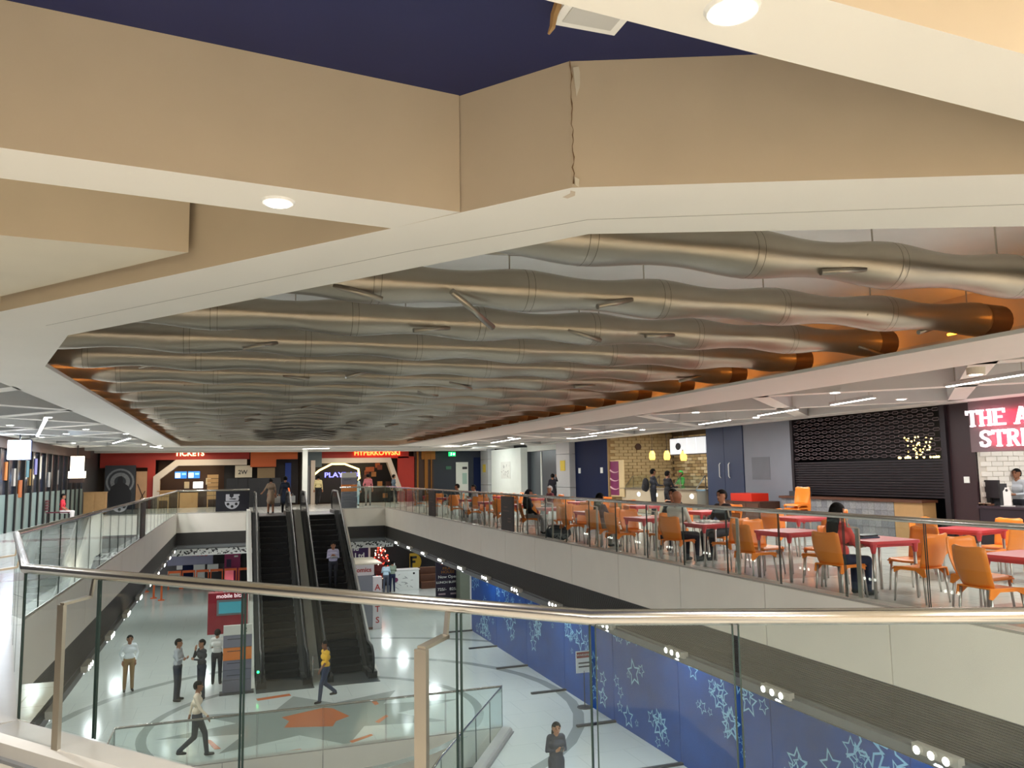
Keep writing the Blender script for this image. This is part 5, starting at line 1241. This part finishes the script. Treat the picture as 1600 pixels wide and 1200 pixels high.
# ---- upper floor, far end
def upper(px, py): p = gz(px, py, FL); return p
person('woman in a beige dress seen from behind at the top of the left escalator', (1.8,39.3,FL), F(0,1), 1.62, arms=('wide','down'), top=(158,136,114), low=(150,102,74), dress=.5, female=True, hair='bun', sleeve='short', vox=.02, head=.9)
person('woman in a navy tunic with white bags at the top of the left escalator', (2.45,39.4,FL), F(.1,1), 1.68, arms=('carry','carry'), top=(36,46,66), low=(18,18,24), dress=.5, female=True, vox=.02)
for i, dx in enumerate((-.34,.34)):
    o = empty('shopping_bag', (2.45+dx,39.42,FL+.46), 'white shopping bag in the %s hand of the woman in navy' % ('left','right')[i], 'bag'); MB().prism([(-.12,-.07),(.12,-.07),(.12,.07),(-.12,.07)], 0, .32).build('bag', purewhite, o); MB().tube([(-.06,0,.32),(0,0,.44),(.06,0,.32)], .008, 5).build('handle', greywhite, o)
person('man in a cream shirt walking into the arcade', upper(497,789), F(.2,1), 1.7, 'walk', ('down','down'), top=(214,200,150), low=(26,26,30), vox=.02)
person('woman in a pale blue outfit beside the directory stand', upper(557,790), F(.4,.9), 1.62, arms=('phone','down'), top=(176,200,206), low=(150,180,192), dress=.6, female=True, hair='long', vox=.02)
person('man in a pink shirt and grey trousers on the far landing', upper(575,790), F(.1,1), 1.74, arms=('pocket','down'), top=(186,108,116), low=(112,112,106), vox=.02)
person('man in a slate shirt walking right on the far landing', upper(615,788), F(1,.2), 1.68, 'walk', ('swf','swb'), top=(76,92,108), low=(30,30,36), vox=.02)
person('boy in a red shirt sitting on the dark red bench', (BEN.x,BEN.y,FL), F(1,-.1), 1.5, 'sit', ('lap','lap'), top=(196,36,52), low=(212,206,204), sleeve='short', vox=.018)
a = gx(863,790,14.2); person('person in dark clothes raising a phone before the grey doors', (14.2,gx(864,780,14.2).y,FL), F(.5,.8), 1.6, arms=('down','up'), top=(24,24,36), low=(40,30,40), dress=.7, female=True, vox=.02)
# ---- diners
seat = lambda rn, i, dx, dy: (TABS[(rn,i)][0]+dx, TABS[(rn,i)][1]+dy, FL+.0)
A, Bq = 'railing row', 'second row'
person('woman in a red top with long dark hair at the second table', (DINERS[0][0],DINERS[0][1],FL), F(*DINERS[0][2]), 1.62, 'sit', ('table','table'), top=(196,70,66), low=(28,38,66), female=True, hair='long', sleeve='short', vox=.012)
person('bald man in a white checked shirt with his back to the railing', (DINERS[1][0],DINERS[1][1],FL), F(*DINERS[1][2]), 1.72, 'sit', ('table','table'), top=(206,208,202), low=(30,34,50), hair='bald', vox=.014)
person('bearded man in a dark shirt facing the bald diner', (DINERS[2][0],DINERS[2][1],FL), F(*DINERS[2][2]), 1.72, 'sit', ('table','table'), top=(40,34,38), low=(30,30,40), sleeve='short', skin=2, vox=.014)
person('man in black facing the railing beside the bearded man', (DINERS[3][0],DINERS[3][1],FL), F(*DINERS[3][2]), 1.7, 'sit', ('table','table'), top=(30,30,38), low=(30,30,40), vox=.016)
person('woman in a mauve top with her back to the railing', (DINERS[4][0],DINERS[4][1],FL), F(*DINERS[4][2]), 1.6, 'sit', ('table','table'), top=(92,70,78), low=(140,140,132), female=True, hair='long', vox=.016)
person('headscarfed diner in pale trousers beside the notice board', (DINERS[5][0],DINERS[5][1],FL), F(*DINERS[5][2]), 1.62, 'sit', ('lap','lap'), top=(22,22,28), low=(164,168,170), female=True, scarf=(20,20,26), hair='long', vox=.016)
person('diner with grey hair and a maroon top at the second row', (DINERS[6][0],DINERS[6][1],FL), F(*DINERS[6][2]), 1.6, 'sit', ('table','table'), top=(90,34,44), low=(40,40,50), hairm=mat('grey_hair', (150,146,144), .6), vox=.02)
person('diner in a white shirt bent over a phone far along the railing', (DINERS[7][0],DINERS[7][1],FL), F(*DINERS[7][2]), 1.66, 'sit', ('phone','phone'), top=(200,196,200), low=(40,44,56), head=.6, vox=.02)
person('diner in black far along the railing', (DINERS[8][0],DINERS[8][1],FL), F(*DINERS[8][2]), 1.66, 'sit', ('table','table'), top=(30,34,40), low=(30,30,40), vox=.02)
# ---- sandwich shop
person('customer with a dark backpack at the sandwich counter', (14.8,26.5,FL), F(1,-.2), 1.74, arms=('table','table'), top=(44,48,58), low=(30,32,40), vox=.018)
o = empty('backpack', (14.55,26.6,FL+1.0), 'black backpack worn by the customer at the sandwich counter', 'bag'); MB().ball((0,0,.18), (.12,.18,.26), 12, 8).build('body', cloth((22,22,26)), o, smooth=True); MB().ball((-.09,0,.08), (.06,.13,.12), 8, 6).build('pocket', cloth((30,30,34)), o, smooth=True)
person('customer in black beside the one with the backpack', (14.6,25.1,FL), F(1,.1), 1.66, arms=('table','table'), top=(20,20,24), low=(24,24,30), vox=.018)
person('server in a green shirt and cap behind the sandwich counter', (16.9,28.0,FL), F(-1,-.1), 1.66, arms=('table','table'), top=(40,160,60), low=(30,34,40), hairm=cloth((40,150,60)), sleeve='short', vox=.018)
g = gx(1592,775,XW+1.1); person('cashier in a pale shirt behind the cash counter', (XW+1.1,g.y,FL), F(-1,-.1), 1.6, arms=('table','table'), top=(190,196,204), low=(40,40,50), vox=.014)
finish_people()
finish_text()
fh.scale = (.95,.95,.82)
